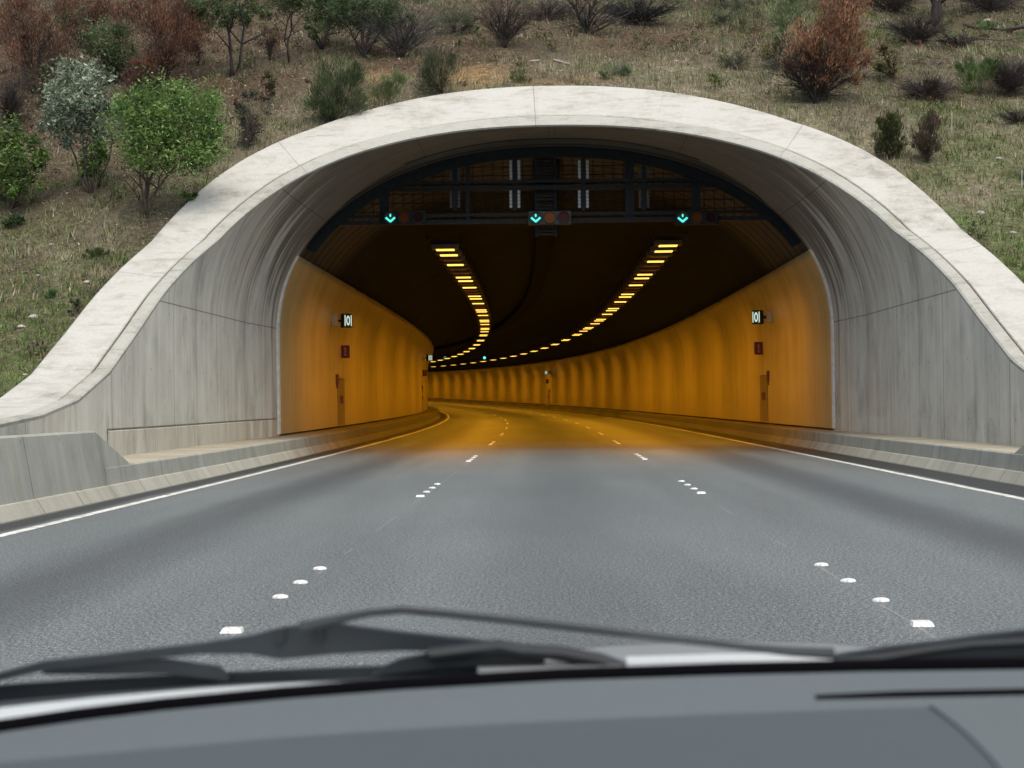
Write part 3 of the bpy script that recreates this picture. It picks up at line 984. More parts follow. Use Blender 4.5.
# ------------------------------------------------------------------ emergency points on the walls
def emergency(sg, s0, where):
    th = heading(s0)
    wx = lambda z: (prof_side(z) - 0.23 + CX * sg)
    along = Vector((-math.sin(th), math.cos(th), 0)); inw = Vector((-sg * math.cos(th), -sg * math.sin(th), 0)); up = Vector((0, 0, 1))
    P = lambda ds, out, z: Vector(W(s0 + ds, sg * (wx(z) - out), z))
    # lit box sign sticking out over the road edge
    z = 3.62
    sg_ = empty('lit_sign', P(-2.6, 0, z), f'small lit box sign with white symbol {where}', 'sign', 'lit box signs on the tunnel walls')
    c = P(-2.6, 0.43, z)
    al0, in0 = along, inw
    along = al0 * math.cos(R(32)) - in0 * math.sin(R(32)); inw = in0 * math.cos(R(32)) + al0 * math.sin(R(32))
    b = MB(); b.box(c, inw * 0.145, along * 0.11, up * 0.205); b.build('case', M['black'], sg_, bevel=0.015)
    b = MB(); b.box(c - along * 0.113, inw * 0.13, along * 0.003, up * 0.185); b.build('face', M['signdark'], sg_)
    b = MB(); n = 18
    rr = lambda k1, k2: [c - along * 0.121 + inw * (k1 * math.cos(2 * math.pi * q / n)) + up * (k2 * math.sin(2 * math.pi * q / n)) for q in range(n)]
    b.grid([rr(0.062, 0.145), rr(0.030, 0.09)], closed=True)
    for d in (-0.10, 0.10):
        b.box(c - along * 0.121 + inw * d, inw * 0.014, along * 0.002, up * 0.16)
    b.build('symbol', M['signlit'], sg_)
    along, inw = al0, in0
    b = MB(); b.box(P(-2.55, 0.085, z + 0.02), inw * 0.095, along * 0.16, up * 0.18); b.build('wall_box', M['beige'], sg_, bevel=0.02)
    b = MB(); b.tube([P(-2.58, 0.15, z), P(-2.6, 0.29, z)], 0.035, 8); b.build('arm', M['steel'], sg_)
    # red flag sign
    z = 2.78
    fs = empty('red_sign', P(0.1, 0, z), f'small red sign with white symbols {where}', 'sign', 'red signs on the tunnel walls')
    c = P(0.1, 0.14, z)
    b = MB(); b.box(c, inw * 0.13, along * 0.015, up * 0.20); pl = b.build('plate', M['red'], fs)
    b = MB()
    f_ = c - along * 0.018
    b.disc(f_ + up * 0.10, inw * 0.028, up * 0.035, 10); b.box(f_ + up * 0.02, inw * 0.018, along * 0.001, up * 0.05)
    b.box(f_ - up * 0.10, inw * 0.030, along * 0.001, up * 0.022); b.box(f_ - up * 0.06, inw * 0.012, along * 0.001, up * 0.02)
    b.build('symbol', M['whitepaint'], pl)
    # double cabinet flush in the panels
    cb = empty('emergency_cabinet', P(0, 0, 0.46), f'flush double-door wall cabinet with dark handles {where}', 'cabinet', 'cabinets in the tunnel walls')
    w = 0.85
    for k in (-1, 1):
        b = MB()
        ctr = P(k * w / 2, 0.003, 1.2)
        b.box(ctr, inw * 0.006, along * (w / 2 - 0.03), up * 0.70); d = b.build('door', M['clad'], cb)
        b = MB(); b.box(P(k * 0.22, 0.02, 1.28), inw * 0.018, along * 0.09, up * 0.115); b.build('handle', M['brown'], d)
    b = MB()
    b.box(P(0, 0.003, 1.925), inw * 0.006, along * w, up * 0.012)
    for k in (-1, 0, 1): b.box(P(k * w, 0.003, 1.2), inw * 0.006, along * 0.03, up * 0.72)
    b.build('frame', M['brown'], cb)
    pb = empty('call_point', P(-1.15, 0, 1.9), f'small brown call point box beside the cabinet {where}', 'call point', 'call points on the tunnel walls')
    b = MB(); b.box(P(-1.15, 0.03, 1.9), inw * 0.035, along * 0.11, up * 0.15); b.build('box', M['brown'], pb, bevel=0.01)
    b = MB(); b.box(P(-1.15, 0.03, 1.68), inw * 0.02, along * 0.03, up * 0.07); b.build('conduit', M['brown'], pb)


emergency(-1, 51.5, 'on the near left tunnel wall')
emergency(1, 51.8, 'on the near right tunnel wall')
emergency(-1, 99.0, 'where the left wall bends out of sight')
emergency(1, 165.0, 'far round the bend on the right wall')

# ------------------------------------------------------------------ hillside
ZONES = [  # pixel spot, radius in metres, weights: straw, green, brown, rust, orange
    (50, 330, 3.2, (0.25, 0.95, 0.35, 0, 0)), (30, 260, 3.0, (0.3, 0.6, 0.7, 0.0, 0)), (40, 210, 2.5, (0.25, 0.15, 1.1, 0.2, 0)),
    (110, 225, 2.0, (0.5, 0.3, 0.7, 0.1, 0)), (20, 380, 2.0, (0.1, 1.2, 0.2, 0, 0)),
    (280, 120, 2.6, (0.9, 0.2, 0.4, 0.1, 0)), (250, 60, 3.0, (0.6, 0.15, 0.6, 0.4, 0)), (100, 85, 3.4, (0, 0.1, 1.6, 1.6, 0)), (180, 80, 2.4, (0, 0.0, 1.6, 1.6, 0)), (30, 60, 3.5, (0, 0.1, 1.6, 1.6, 0)),
    (505, 74, 0.75, (0, 0, 0, 0, 2.6)), (470, 75, 0.5, (0, 0, 0, 0, 2.6)), (570, 78, 0.6, (0, 0, 0.2, 0, 1.6)), (380, 72, 0.6, (0.2, 0, 0, 0.2, 1.5)),
    (460, 42, 2.2, (0.1, 0.1, 0.7, 1.0, 0)), (580, 40, 2.4, (0.1, 0.1, 0.7, 1.0, 0)), (690, 42, 2.2, (0.3, 0.1, 0.6, 0.9, 0)), (400, 15, 2.5, (0.2, 0.3, 0.8, 0.3, 0)),
    (560, 62, 2.0, (0.9, 0.25, 0.4, 0, 0)), (680, 85, 2.2, (1.2, 0.3, 0.2, 0, 0)), (740, 20, 2.4, (0.4, 0.8, 0.5, 0, 0)), (640, 12, 2.0, (0.4, 0.5, 0.5, 0.1, 0)),
    (760, 95, 1.8, (0.8, 0.1, 0.4, 0.4, 0)), (830, 130, 2.2, (1.2, 0.3, 0.2, 0, 0)), (880, 180, 1.6, (1.1, 0.4, 0.1, 0, 0)),
    (950, 220, 2.6, (0.3, 1.1, 0.1, 0, 0)), (1010, 260, 2.4, (0.2, 1.2, 0.1, 0, 0)), (980, 160, 2.4, (1.0, 0.6, 0.1, 0, 0)),
    (950, 80, 3.0, (0.4, 0.2, 0.8, 0.3, 0)), (900, 30, 2.5, (0.3, 0.7, 0.6, 0, 0)), (1000, 30, 2.5, (0.3, 0.5, 0.8, 0, 0)), (1000, 120, 2.0, (0.7, 0.6, 0.4, 0, 0)),
]
ZP = np.array([tuple(hill_at(u, v)[:2]) + (rr,) for u, v, rr, w in ZONES])
ZW = np.array([w for *_, w in ZONES])
PAL = np.array([(0.27, 0.24, 0.165), (0.120, 0.150, 0.062), (0.105, 0.085, 0.062), (0.125, 0.074, 0.052), (0.31, 0.205, 0.10)])


def zone_weights(x, s):
    x = np.asarray(x, float); s = np.asarray(s, float)
    jx = x + (fbm(x * 0.5, s * 0.5, 31) - 0.5) * 2.4; js = s + (fbm(x * 0.5, s * 0.5, 37) - 0.5) * 2.4
    w = np.tile(np.array([0.05, 0.03, 0.04, 0.012, 0.0]), (len(x), 1))
    for (zx, zs, rr), ww in zip(ZP, ZW):
        d2 = ((jx - zx) ** 2 + (js - zs) ** 2) / rr ** 2
        w += np.exp(-d2 * 0.9)[:, None] * ww
    w[:, 2] += np.clip((s - 43.5) / 3.5, 0, 1) * 0.65; w[:, 3] += np.clip((s - 45) / 3, 0, 1) * 0.25
    # patchy at small scale
    for i, (sc, sd) in enumerate(((0.9, 41), (0.8, 43), (0.7, 47), (0.6, 53), (1.0, 59))):
        w[:, i] *= 0.25 + 1.5 * fbm(x * sc, s * sc, sd) ** 1.5 * 2
    w = w ** 1.5
    return w / w.sum(1, keepdims=True)


gx_ = np.concatenate([np.arange(-150, -30, 8.0), np.arange(-30, -17, 0.8), np.arange(-17, 17.01, 0.22), np.arange(17.8, 30, 0.8), np.arange(30, 151, 8.0)])
gs_ = np.concatenate([np.arange(-150, -10, 14.0), np.arange(-10, 14, 0.8), np.arange(14, 60, 0.22), np.arange(60, 90, 1.0), np.arange(90, 176, 5.0)])
GX, GS = np.meshgrid(gx_, gs_)
GZ = hill_z(GX.ravel(), np.clip(GS.ravel(), -9, 150))
GZ = np.where(GS.ravel() < -9, 0.55, GZ)
V_ = np.stack([GX.ravel(), GS.ravel(), GZ], 1)
nx, ns = len(gx_), len(gs_)
ii = np.arange(nx * ns).reshape(ns, nx)
Fq = np.stack([ii[:-1, :-1], ii[:-1, 1:], ii[1:, 1:], ii[1:, :-1]], -1).reshape(-1, 4)
cen = V_[Fq].mean(1)
off = 0.62
k_ = np.clip((cen[:, 2] + 0.13 - ZC) / (HT + 0.8), 0, 0.9999) ** NEXP
half = (AW + off) * (1 - k_) ** (1 / NEXP)
inside = (np.abs(cen[:, 0] - CX) < half) & (cen[:, 2] + 0.13 < ZC + HT + 0.8) & (cen[:, 1] < 60)
Fq = Fq[~inside]
wz = zone_weights(V_[:, 0], V_[:, 1])
colv = wz @ PAL * 0.80
used = np.unique(Fq); rem = np.full(len(V_), -1); rem[used] = np.arange(len(used))
hs = np_mesh('hillside', V_[used], rem[Fq], 4, M['soil'], cols=colv[used], smooth=True)
tag(hs, kind='structure')
# plain ground far out, under everything
g = MB(); g.face([(-900, -900, -0.6), (900, -900, -0.6), (900, 900, -0.6), (-900, 900, -0.6)])
tag(g.build('ground', plain('far_ground', (0.12, 0.10, 0.06), 0.95, var=0.3, scale=0.2)), kind='structure')


def open_hill(n, xr=(-17, 17), sr=(17, 54)):
    """random visible spots on the hill outside the collar"""
    x = rng.uniform(xr[0], xr[1], n); s = rng.uniform(sr[0], sr[1], n)
    u = np.abs(x) / s
    z = hill_z(x, s)
    k = np.clip((z + 0.13 - ZC) / (HT + OUTZ), 0, 0.9999) ** NEXP
    hw = (AW + OUT + 0.12) * (1 - k) ** (1 / NEXP)
    ok = ~((np.abs(x - CX) < hw) & (z + 0.13 < ZC + HT + OUTZ)) & (s < 58) & (u < 0.40)
    return x[ok], s[ok], z[ok]


# grass: straw and green blades in tufts
def grass():
    x, s, z = open_hill(34000)
    w = zone_weights(x, s)
    dens = w[:, 0] * 1.25 + w[:, 1] * 1.3 + w[:, 2] * 0.14 + w[:, 3] * 0.07 + 0.02
    keep = rng.random(len(x)) < np.clip(dens * 1.25, 0, 1)
    x, s, w = x[keep], s[keep], w[keep]
    isg = rng.random(len(x)) < 1.35 * w[:, 1] / (w[:, 0] + w[:, 1] + 0.08)
    hgt = np.where(isg, rng.uniform(0.06, 0.17, len(x)), rng.uniform(0.08, 0.30, len(x)) * (0.6 + 0.5 * rng.random(len(x))))
    nb = 11
    n = len(x)
    bx = (x[:, None] + rng.normal(0, 0.10, (n, nb))).ravel(); bs = (s[:, None] + rng.normal(0, 0.10, (n, nb))).ravel()
    bh = (hgt[:, None] * rng.uniform(0.45, 1.2, (n, nb))).ravel()
    bz = hill_z(bx, bs) - 0.02
    az = rng.uniform(0, 2 * np.pi, n * nb); lean = rng.uniform(0.1, 0.9, n * nb) * bh
    wd = rng.uniform(0.006, 0.013, n * nb) * np.where(np.repeat(isg, nb), 1.5, 1.0)
    p = np.stack([bx, bs, bz], 1); dirv = np.stack([np.cos(az), np.sin(az), np.zeros_like(az)], 1)
    side = np.stack([-np.sin(az), np.cos(az), np.zeros_like(az)], 1)
    tip = p + dirv * lean[:, None] + np.array([0, 0, 1.0]) * bh[:, None]
    vv = np.stack([p - side * wd[:, None], p + side * wd[:, None], tip], 1).reshape(-1, 3)
    base = np.where(isg[:, None], np.array([0.150, 0.205, 0.070]), np.array([0.38, 0.345, 0.235]))
    base = base * rng.uniform(0.55, 1.25, (n, 1)) * (1 + rng.normal(0, 0.07, (n, 3)))
    olive = (~isg) & (rng.random(n) < 0.42)
    base[olive] = np.array([0.20, 0.215, 0.115]) * rng.uniform(0.6, 1.2, (olive.sum(), 1))
    c = np.repeat(base, nb, 0) * rng.uniform(0.8, 1.2, (n * nb, 1))
    c = np.repeat(c, 3, 0)
    o = np_mesh('grass', vv, np.arange(len(vv)).reshape(-1, 3), 3, M['blade'], cols=np.clip(c, 0.005, 1))
    tag(o, 'dry straw and green grass tufts covering the slope round the portal', 'grass', kind='stuff')


grass()


def litter():
    x, s, z = open_hill(80000)
    w = zone_weights(x, s)
    keep = rng.random(len(x)) < np.clip(0.25 + w[:, 2] * 0.9 + w[:, 3] * 0.9, 0, 1) * (1 - np.clip(w[:, 4] * 1.2, 0, 0.9))
    x, s, z, w = x[keep], s[keep], z[keep], w[keep]
    n = len(x)
    L = rng.uniform(0.03, 0.10, n); wd = L * rng.uniform(0.15, 0.5, n)
    st = rng.random(n) < 0.06
    L[st] = rng.uniform(0.15, 0.5, st.sum()); wd[st] = 0.009
    a = rng.uniform(0, 2 * np.pi, n); tl = rng.normal(0, 0.35, n)
    d = np.stack([np.cos(a), np.sin(a), 0.42 * np.sin(a) + tl * 0.6], 1); q = np.stack([-np.sin(a), np.cos(a), 0.42 * np.cos(a) + rng.normal(0, 0.3, n)], 1)
    p = np.stack([x, s, z + rng.uniform(0.01, 0.06, n)], 1)
    vv = np.stack([p - d * L[:, None] / 2, p + q * wd[:, None] / 2, p + d * L[:, None] / 2, p - q * wd[:, None] / 2], 1).reshape(-1, 3)
    pal = np.array([(0.20, 0.13, 0.08), (0.12, 0.07, 0.045), (0.30, 0.23, 0.16), (0.055, 0.04, 0.03), (0.42, 0.36, 0.29), (0.16, 0.08, 0.05)])
    c = pal[rng.choice(6, n, p=[0.26, 0.26, 0.16, 0.15, 0.05, 0.12])] * rng.uniform(0.7, 1.2, (n, 1))
    o = np_mesh('leaf_litter', vv, np.arange(len(vv)).reshape(-1, 4), 4, M['litter'], cols=np.repeat(c, 4, 0))
    tag(o, 'fallen brown leaves, bark and sticks strewn over the slope', 'leaf litter', kind='stuff')


litter()

def undergrowth():
    x, s, z = open_hill(3600, sr=(22, 54))
    w = zone_weights(x, s)
    pr = 0.05 + 0.55 * (w[:, 2] + w[:, 3]) * np.clip((s - 34) / 10, 0.25, 1)
    keep = rng.random(len(x)) < pr
    x, s, z, w = x[keep], s[keep], z[keep], w[keep]
    n = len(x); nb = 46
    h = rng.uniform(0.10, 0.42, n); rad = h * rng.uniform(0.5, 1.1, n)
    a = rng.uniform(0, 2 * np.pi, (n, nb)); q = np.sqrt(rng.random((n, nb)))
    px = x[:, None] + np.cos(a) * q * rad[:, None]; ps = s[:, None] + np.sin(a) * q * rad[:, None]
    ph = rng.random((n, nb)) * h[:, None] * np.sqrt(np.clip(1.1 - q * q, 0.1, 1))
    pz = hill_z(px.ravel(), ps.ravel()) + ph.ravel()
    p = np.stack([px.ravel(), ps.ravel(), pz], 1)
    el = rng.normal(0.7, 0.45, n * nb); L = rng.uniform(0.05, 0.15, n * nb)
    az = a.ravel() + rng.normal(0, 0.8, n * nb)
    d = np.stack([np.cos(az) * np.cos(el), np.sin(az) * np.cos(el), np.sin(el)], 1)
    k = np.cross(d, rng.normal(0, 1, (n * nb, 3))); k /= np.linalg.norm(k, axis=1)[:, None] + 1e-6
    wd = L * rng.uniform(0.08, 0.3, n * nb)
    vv = np.stack([p - d * L[:, None] / 2, p + k * wd[:, None] / 2, p + d * L[:, None] / 2, p - k * wd[:, None] / 2], 1).reshape(-1, 3)
    pal = np.array([(.075, .062, .055), (.11, .085, .065), (.10, .12, .055), (.13, .075, .05), (.15, .14, .10), (.07, .09, .04)])
    c = pal[rng.integers(0, 6, n)] * rng.uniform(0.7, 1.3, (n, 1))
    c = np.repeat(c, nb, 0) * rng.uniform(0.7, 1.3, (n * nb, 1))
    o = np_mesh('undergrowth', vv, np.arange(len(vv)).reshape(-1, 4), 4, M['litter'], cols=np.repeat(c, 4, 0))
    tag(o, 'low scrubby undergrowth scattered among the dry grass', 'undergrowth', kind='stuff')


undergrowth()

# pale stones
def stone(u, v, d, lab):
    p = hill_at(u, v)
    mb = MB(); n = 8; rows = []
    rs = random.Random(int(u * 7 + v))
    for i in range(5):
        t = math.pi * i / 4
        rows.append([(p.x + d * math.sin(t) * math.cos(2 * math.pi * k / n) * rs.uniform(0.75, 1.2),
                      p.y + d * math.sin(t) * math.sin(2 * math.pi * k / n) * rs.uniform(0.7, 1.1),
                      p.z + d * 0.2 - math.cos(t) * d * 0.6 * rs.uniform(0.85, 1.1)) for k in range(n)])
    mb.grid(rows, closed=True)
    o = mb.build('stone', M['stone'], smooth=False)
    tag(o, lab, 'stone', 'pale stones on the slope')


for (u, v, d, lab) in ((84, 283, 0.075, 'pale stone beside the left band of the portal, highest of those there'),
                       (17, 328, 0.07, 'pale stone low on the left slope near the photo edge'),
                       (30, 318, 0.09, 'flat pale stone left of the portal band, below the green weed'),
                       (34, 276, 0.05, 'small pale stone above the green weed on the left'),
                       (48, 245, 0.05, 'small pale stone under the left trees'),
                       (978, 215, 0.09, 'flat cream stone in the green grass right of the portal'),
                       (1010, 235, 0.07, 'pale stone at the right photo edge in green grass'),
                       (997, 161, 0.07, 'cream stone above the green grass on the right'),
                       (560, 71, 0.06, 'pale stone on the orange soil above the arch'),
                       (676, 62, 0.07, 'pale stone in dry grass above and right of the crown'),
                       (985, 24, 0.14, 'grey stone beside the fallen log at top right')):
    stone(u, v, d, lab)


# ------------------------------------------------------------------ plants
def grow(base, tips, r0, seed, fork=0.35, mid=1):
    """stems from base to each tip with a shared lower part; returns list of polylines+radii and end points"""
    rs = np.random.default_rng(seed); out = []
    for t in tips:
        t = Vector(t); L = (t - base).length
        n = 6; P = []
        bow = Vector(rs.normal(0, 0.06 * L, 3))
        for i in range(n + 1):
            f = i / n
            horiz = f ** 1.5
            p = Vector((base.x + (t.x - base.x) * horiz, base.y + (t.y - base.y) * horiz, base.z + (t.z - base.z) * f))
            P.append(p + bow * math.sin(f * math.pi) + Vector(rs.normal(0, 0.015 * L, 3)) * (0 if i == 0 else 1))
        rr = [r0 * (1 - 0.8 * i / n) for i in range(n + 1)]
        out.append((P, rr))
    return out


def leaf_cloud(blobs, n, size, cols, mode='leaf', seed=0, aspect=0.42, base=None, shell=0.55, clump=22, spread=0.16):
    """returns verts, quads, colours of leaf shaped quads gathered in clumps inside ellipsoids"""
    rs = np.random.default_rng(seed)
    vol = np.array([b[1] * b[2] * b[3] for b in blobs]) ** 0.7; vol = vol / vol.sum()
    nc = max(3, n // clump)
    which = rs.choice(len(blobs), nc, p=vol)
    d = rs.normal(0, 1, (nc, 3)); d /= np.linalg.norm(d, axis=1)[:, None]
    rad = (rs.random(nc) * (1 - shell ** 3) + shell ** 3) ** (1 / 3)
    inner = rs.random(nc) < 0.25
    rad[inner] *= rs.random(inner.sum())
    C = np.array([tuple(b[0]) for b in blobs])[which]; A = np.array([b[1:4] for b in blobs])[which]
    cc = C + d * rad[:, None] * A
    tone = rs.uniform(0.5, 1.45, nc)
    pick = rs.random(nc)
    N_ = nc * clump
    p = np.repeat(cc, clump, 0) + rs.normal(0, 1, (N_, 3)) * spread * np.repeat(A.mean(1), clump)[:, None]
    L = size * rs.uniform(0.6, 1.35, N_)
    a = rs.uniform(0, 2 * np.pi, N_)
    if mode == 'leaf':
        el = rs.normal(-0.35, 0.55, N_)
    elif mode == 'needle':
        el = rs.normal(0.85, 0.35, N_)
    else: el = rs.normal(0.0, 0.8, N_)
    dv = np.stack([np.cos(a) * np.cos(el), np.sin(a) * np.cos(el), np.sin(el)], 1)
    if mode == 'needle' and base is not None:
        o_ = p - np.array(tuple(base)); o_ /= np.linalg.norm(o_, axis=1)[:, None] + 1e-6
        dv = dv * 0.55 + o_ * 0.75; dv /= np.linalg.norm(dv, axis=1)[:, None]
    rnd = rs.normal(0, 1, (N_, 3)); q = np.cross(dv, rnd); q /= np.linalg.norm(q, axis=1)[:, None] + 1e-6
    w = L * aspect
    vv = np.stack([p - dv * L[:, None] / 2, p + q * w[:, None] / 2 - dv * (L * 0.05)[:, None], p + dv * L[:, None] / 2, p - q * w[:, None] / 2 - dv * (L * 0.05)[:, None]], 1).reshape(-1, 3)
    cols = np.array(cols, float)
    ci = np.clip((np.repeat(pick, clump) * len(cols)).astype(int), 0, len(cols) - 1)
    sw = rs.random(N_) < 0.25; ci[sw] = rs.integers(0, len(cols), sw.sum())
    c = cols[ci] * np.repeat(tone, clump)[:, None] * rs.uniform(0.75, 1.25, (N_, 1))
    return vv, np.arange(len(vv)).reshape(-1, 4), np.clip(np.repeat(c, 4, 0), 0.003, 1)


def twig_cloud(base, tips, n, seed, col, r=0.006):
    """fine twigs: each a thin three-sided sliver following the way out from the base"""
    rs = np.random.default_rng(seed)
    tips = np.array([tuple(t) for t in tips]); b = np.array(tuple(base))
    k = rs.integers(0, len(tips), n)
    f0 = rs.uniform(0.15, 0.8, n)
    t = tips[k]
    hz = f0 ** 1.5
    st = np.stack([b[0] + (t[:, 0] - b[0]) * hz, b[1] + (t[:, 1] - b[1]) * hz, b[2] + (t[:, 2] - b[2]) * f0], 1)
    span = np.linalg.norm(tips - b, axis=1).mean()
    en = b + (t - b) * (f0 + rs.uniform(0.10, 0.42, n))[:, None] + rs.normal(0, 0.19 * span, (n, 3)) * np.array([1, 1, 0.7])
    d = en - st; q = np.cross(d, rs.normal(0, 1, (n, 3))); q /= np.linalg.norm(q, axis=1)[:, None] + 1e-6
    q2 = np.cross(d, q); q2 /= np.linalg.norm(q2, axis=1)[:, None] + 1e-6
    rr = r * rs.uniform(0.6, 1.4, n)[:, None]
    mid_ = (st + en) / 2 + rs.normal(0, 0.03 * span, (n, 3))
    t1 = np.stack([st - q * rr, st + q * rr, mid_ + q * rr * .7, mid_ - q * rr * .7], 1)
    t2 = np.stack([mid_ - q * rr * .7, mid_ + q * rr * .7, en + q * rr * .25, en - q * rr * .25], 1)
    t3 = np.stack([st - q2 * rr, st + q2 * rr, mid_ + q2 * rr * .7, mid_ - q2 * rr * .7], 1)
    vv = np.concatenate([t1, t2, t3]).reshape(-1, 3)
    c = np.array(col) * rs.uniform(0.6, 1.3, (n, 1)); c = np.concatenate([c, c, c]); c = np.repeat(c, 4, 0)
    return vv, np.arange(len(vv)).reshape(-1, 4), c


PID = [100]


def plant(name, label, cat, base_px, blobs=(), leaves=0, size=0.08, cols=((.1, .15, .04),), mode='leaf', aspect=0.42, stems=3, r0=0.03,
          bark='bark', twigs=0, twigcol=(.09, .075, .065), twig_tips=None, stem_px=None, group=None, shell=0.55, spread=0.30, clump=46, depth=0.85, foliage_name='crown', twig_r=0.006, base=None):
    PID[0] += 1; seed = PID[0]; rs = random.Random(seed)
    b = hill_at(*base_px) if base is None else Vector(base); y = b.y
    root = empty(name, b, label, cat, group)
    b = b - Vector((0, 0, 0.05))
    B = []
    for (u, v, ru, rv) in blobs:
        c = at(u, v, y + rs.uniform(-0.35, 0.45)); m = y / FPX
        B.append((c, ru * m * 0.86, (ru + rv) / 2 * m * depth * 0.86, rv * m * 0.86))
        for _ in range(7):
            dd = Vector((rs.gauss(0, 1), rs.gauss(0, 1), rs.gauss(0.15, 1))).normalized()
            k_ = rs.uniform(0.28, 0.5)
            B.append((c + Vector((dd.x * ru * m, dd.y * (ru + rv) / 2 * m * depth, dd.z * rv * m)) * 0.78, ru * m * k_, (ru + rv) / 2 * m * depth * k_, rv * m * k_))
    tips = []
    if stem_px:
        for (u, v) in stem_px: tips.append(at(u, v, y + rs.uniform(-0.3, 0.3)))
    else:
        for i in range(stems):
            if not B: break
            q = B[(i * 8) % len(B)]
            tips.append(q[0] + Vector((rs.uniform(-.5, .5) * q[1], rs.uniform(-.5, .5) * q[2], rs.uniform(-.2, .6) * q[3])))
    if tips:
        mb = MB()
        for P, rr in grow(b, tips, r0, seed): mb.tube(P, rr, 6)
        # side branches
        for P, rr in grow(b, tips, r0, seed):
            for k in range(3):
                i = rs.choice((2, 3, 4)); L = (P[-1] - P[0]).length * rs.uniform(0.25, 0.45)
                e = P[i] + Vector((rs.uniform(-1, 1), rs.uniform(-1, 1), rs.uniform(0.1, 1))).normalized() * L
                mb.tube([P[i], P[i].lerp(e, 0.5) + Vector((rs.uniform(-.05, .05), rs.uniform(-.05, .05), 0.02)), e], [rr[i] * 0.7, rr[i] * 0.5, rr[i] * 0.2], 5)
        mb.build('trunk' if r0 > 0.025 else 'stem', M[bark], root, smooth=True)
    if leaves:
        vv, ff, cc = leaf_cloud(B, int(leaves * 1.7), size * 1.05, cols, mode, seed, aspect, b, shell, clump, spread)
        np_mesh(foliage_name, vv, ff, 4, M['leaf'], root, cc)
    if twigs:
        tt = [at(u, v, y + rs.uniform(-0.4, 0.4)) for (u, v) in twig_tips] if twig_tips else (tips if tips else [q[0] for q in B])
        vv, ff, cc = twig_cloud(b, tt, int(twigs * 0.6), seed, twigcol, twig_r * 0.8)
        np_mesh('twigs', vv, ff, 4, M['twig'], root, cc)
    return root


def fan(u, v, w, h, n, seed=0):
    """tips of an upright fan of twigs, in pixels"""
    rs = random.Random(seed + int(u)); out = []
    for i in range(n):
        a = -1 + 2 * (i + rs.uniform(0.1, 0.9)) / n
        out.append((u + a * w, v - h * math.sqrt(max(0.1, 1 - 0.55 * a * a)) * rs.uniform(0.75, 1.05)))
    return out


GREEN = ((.18, .30, .080), (.125, .23, .060), (.25, .36, .12), (.06, .115, .03))
GREY = ((.27, .34, .24), (.18, .24, .165), (.38, .44, .34), (.085, .115, .07))
RUST = ((.19, .085, .055), (.13, .06, .042), (.26, .13, .08), (.085, .06, .045))

plant('gum_tree', 'bright green round-crowned young tree left of the portal', 'tree', (143, 218),
      [(160, 112, 46, 30), (190, 135, 36, 38), (135, 122, 28, 30), (150, 150, 38, 22), (200, 152, 15, 18), (176, 98, 34, 18), (205, 115, 20, 25)],
      10500, 0.085, GREEN, stems=7, r0=0.034, aspect=0.34, spread=0.36, stem_px=[(150, 140), (185, 130), (128, 130), (165, 105), (205, 140), (120, 175), (170, 150)])
plant('gum_sapling', 'grey-green drooping sapling behind the bright green tree', 'tree', (88, 192),
      [(72, 92, 30, 32), (92, 78, 20, 18), (58, 118, 22, 20), (98, 118, 24, 22), (78, 130, 30, 12)],
      4200, 0.095, GREY, stems=6, r0=0.028, aspect=0.36, spread=0.42)
plant('sapling', 'low leafy green shoot between the two left saplings', 'shrub', (90, 198), [(88, 168, 12, 22), (95, 150, 10, 14)], 900, 0.08, GREEN[:2] + ((.06, .12, .03),), stems=2, r0=0.014)
plant('gum_sapling', 'mid-green sapling cut off by the left photo edge', 'tree', (6, 208),
      [(2, 135, 20, 26), (22, 160, 22, 22), (-12, 160, 30, 36), (18, 182, 24, 14), (36, 160, 12, 12)],
      5500, 0.085, ((.13, .22, .05), (.09, .16, .04), (.17, .25, .08), (.06, .10, .03)), stems=4, r0=0.03, aspect=0.36)
# rust and green thicket, top left
plant('dry_shrub', 'rust-brown dead shrub in the top left corner', 'shrub', (28, 92), [(18, 40, 38, 36), (54, 55, 30, 32), (8, 12, 30, 24), (60, 20, 24, 18)], 7500, 0.085, RUST + ((.22, .13, .07),), 'needle', 0.22, 5, 0.03, 'darkbark', 900)
plant('dry_shrub', 'dark grey twiggy shrub at the left edge under the rust shrub', 'shrub', (6, 128), [(8, 88, 24, 24)], 900, 0.07, ((.05, .045, .04), (.08, .05, .04)), 'needle', 0.2, 4, 0.02, 'darkbark', 1600, (.055, .045, .042))
plant('green_shrub', 'olive-green shrub amid the rust shrubs at top left', 'shrub', (112, 82), [(104, 42, 27, 28), (122, 58, 20, 16), (70, 20, 14, 14)], 4200, 0.085, ((.11, .17, .065), (.085, .13, .05), (.15, .19, .10)), 'leaf', 0.3, 5, 0.025, 'darkbark', 400)
plant('dry_shrub', 'red-brown dead shrub right of the olive-green one', 'shrub', (160, 84), [(166, 38, 32, 38), (148, 10, 40, 20), (143, 66, 26, 14), (188, 15, 18, 20)], 7500, 0.085, RUST, 'needle', 0.22, 6, 0.03, 'darkbark', 1200)
plant('dry_shrub', 'rust-tinted shrub at the top edge behind the olive-green one', 'shrub', (76, 45), [(80, 6, 32, 16), (105, 8, 20, 12)], 2400, 0.085, RUST, 'needle', 0.22, 3, 0.025, 'darkbark', 400)
plant('dry_shrub', 'rust and lime mixed shrub at top edge left of the slim straight tree', 'shrub', (196, 62), [(196, 20, 16, 18), (186, 42, 14, 14)], 2000, 0.08, ((.15, .16, .06), (.19, .085, .055), (.11, .13, .05), (.09, .06, .045)), 'needle', 0.25, 4, 0.02, 'darkbark', 300)
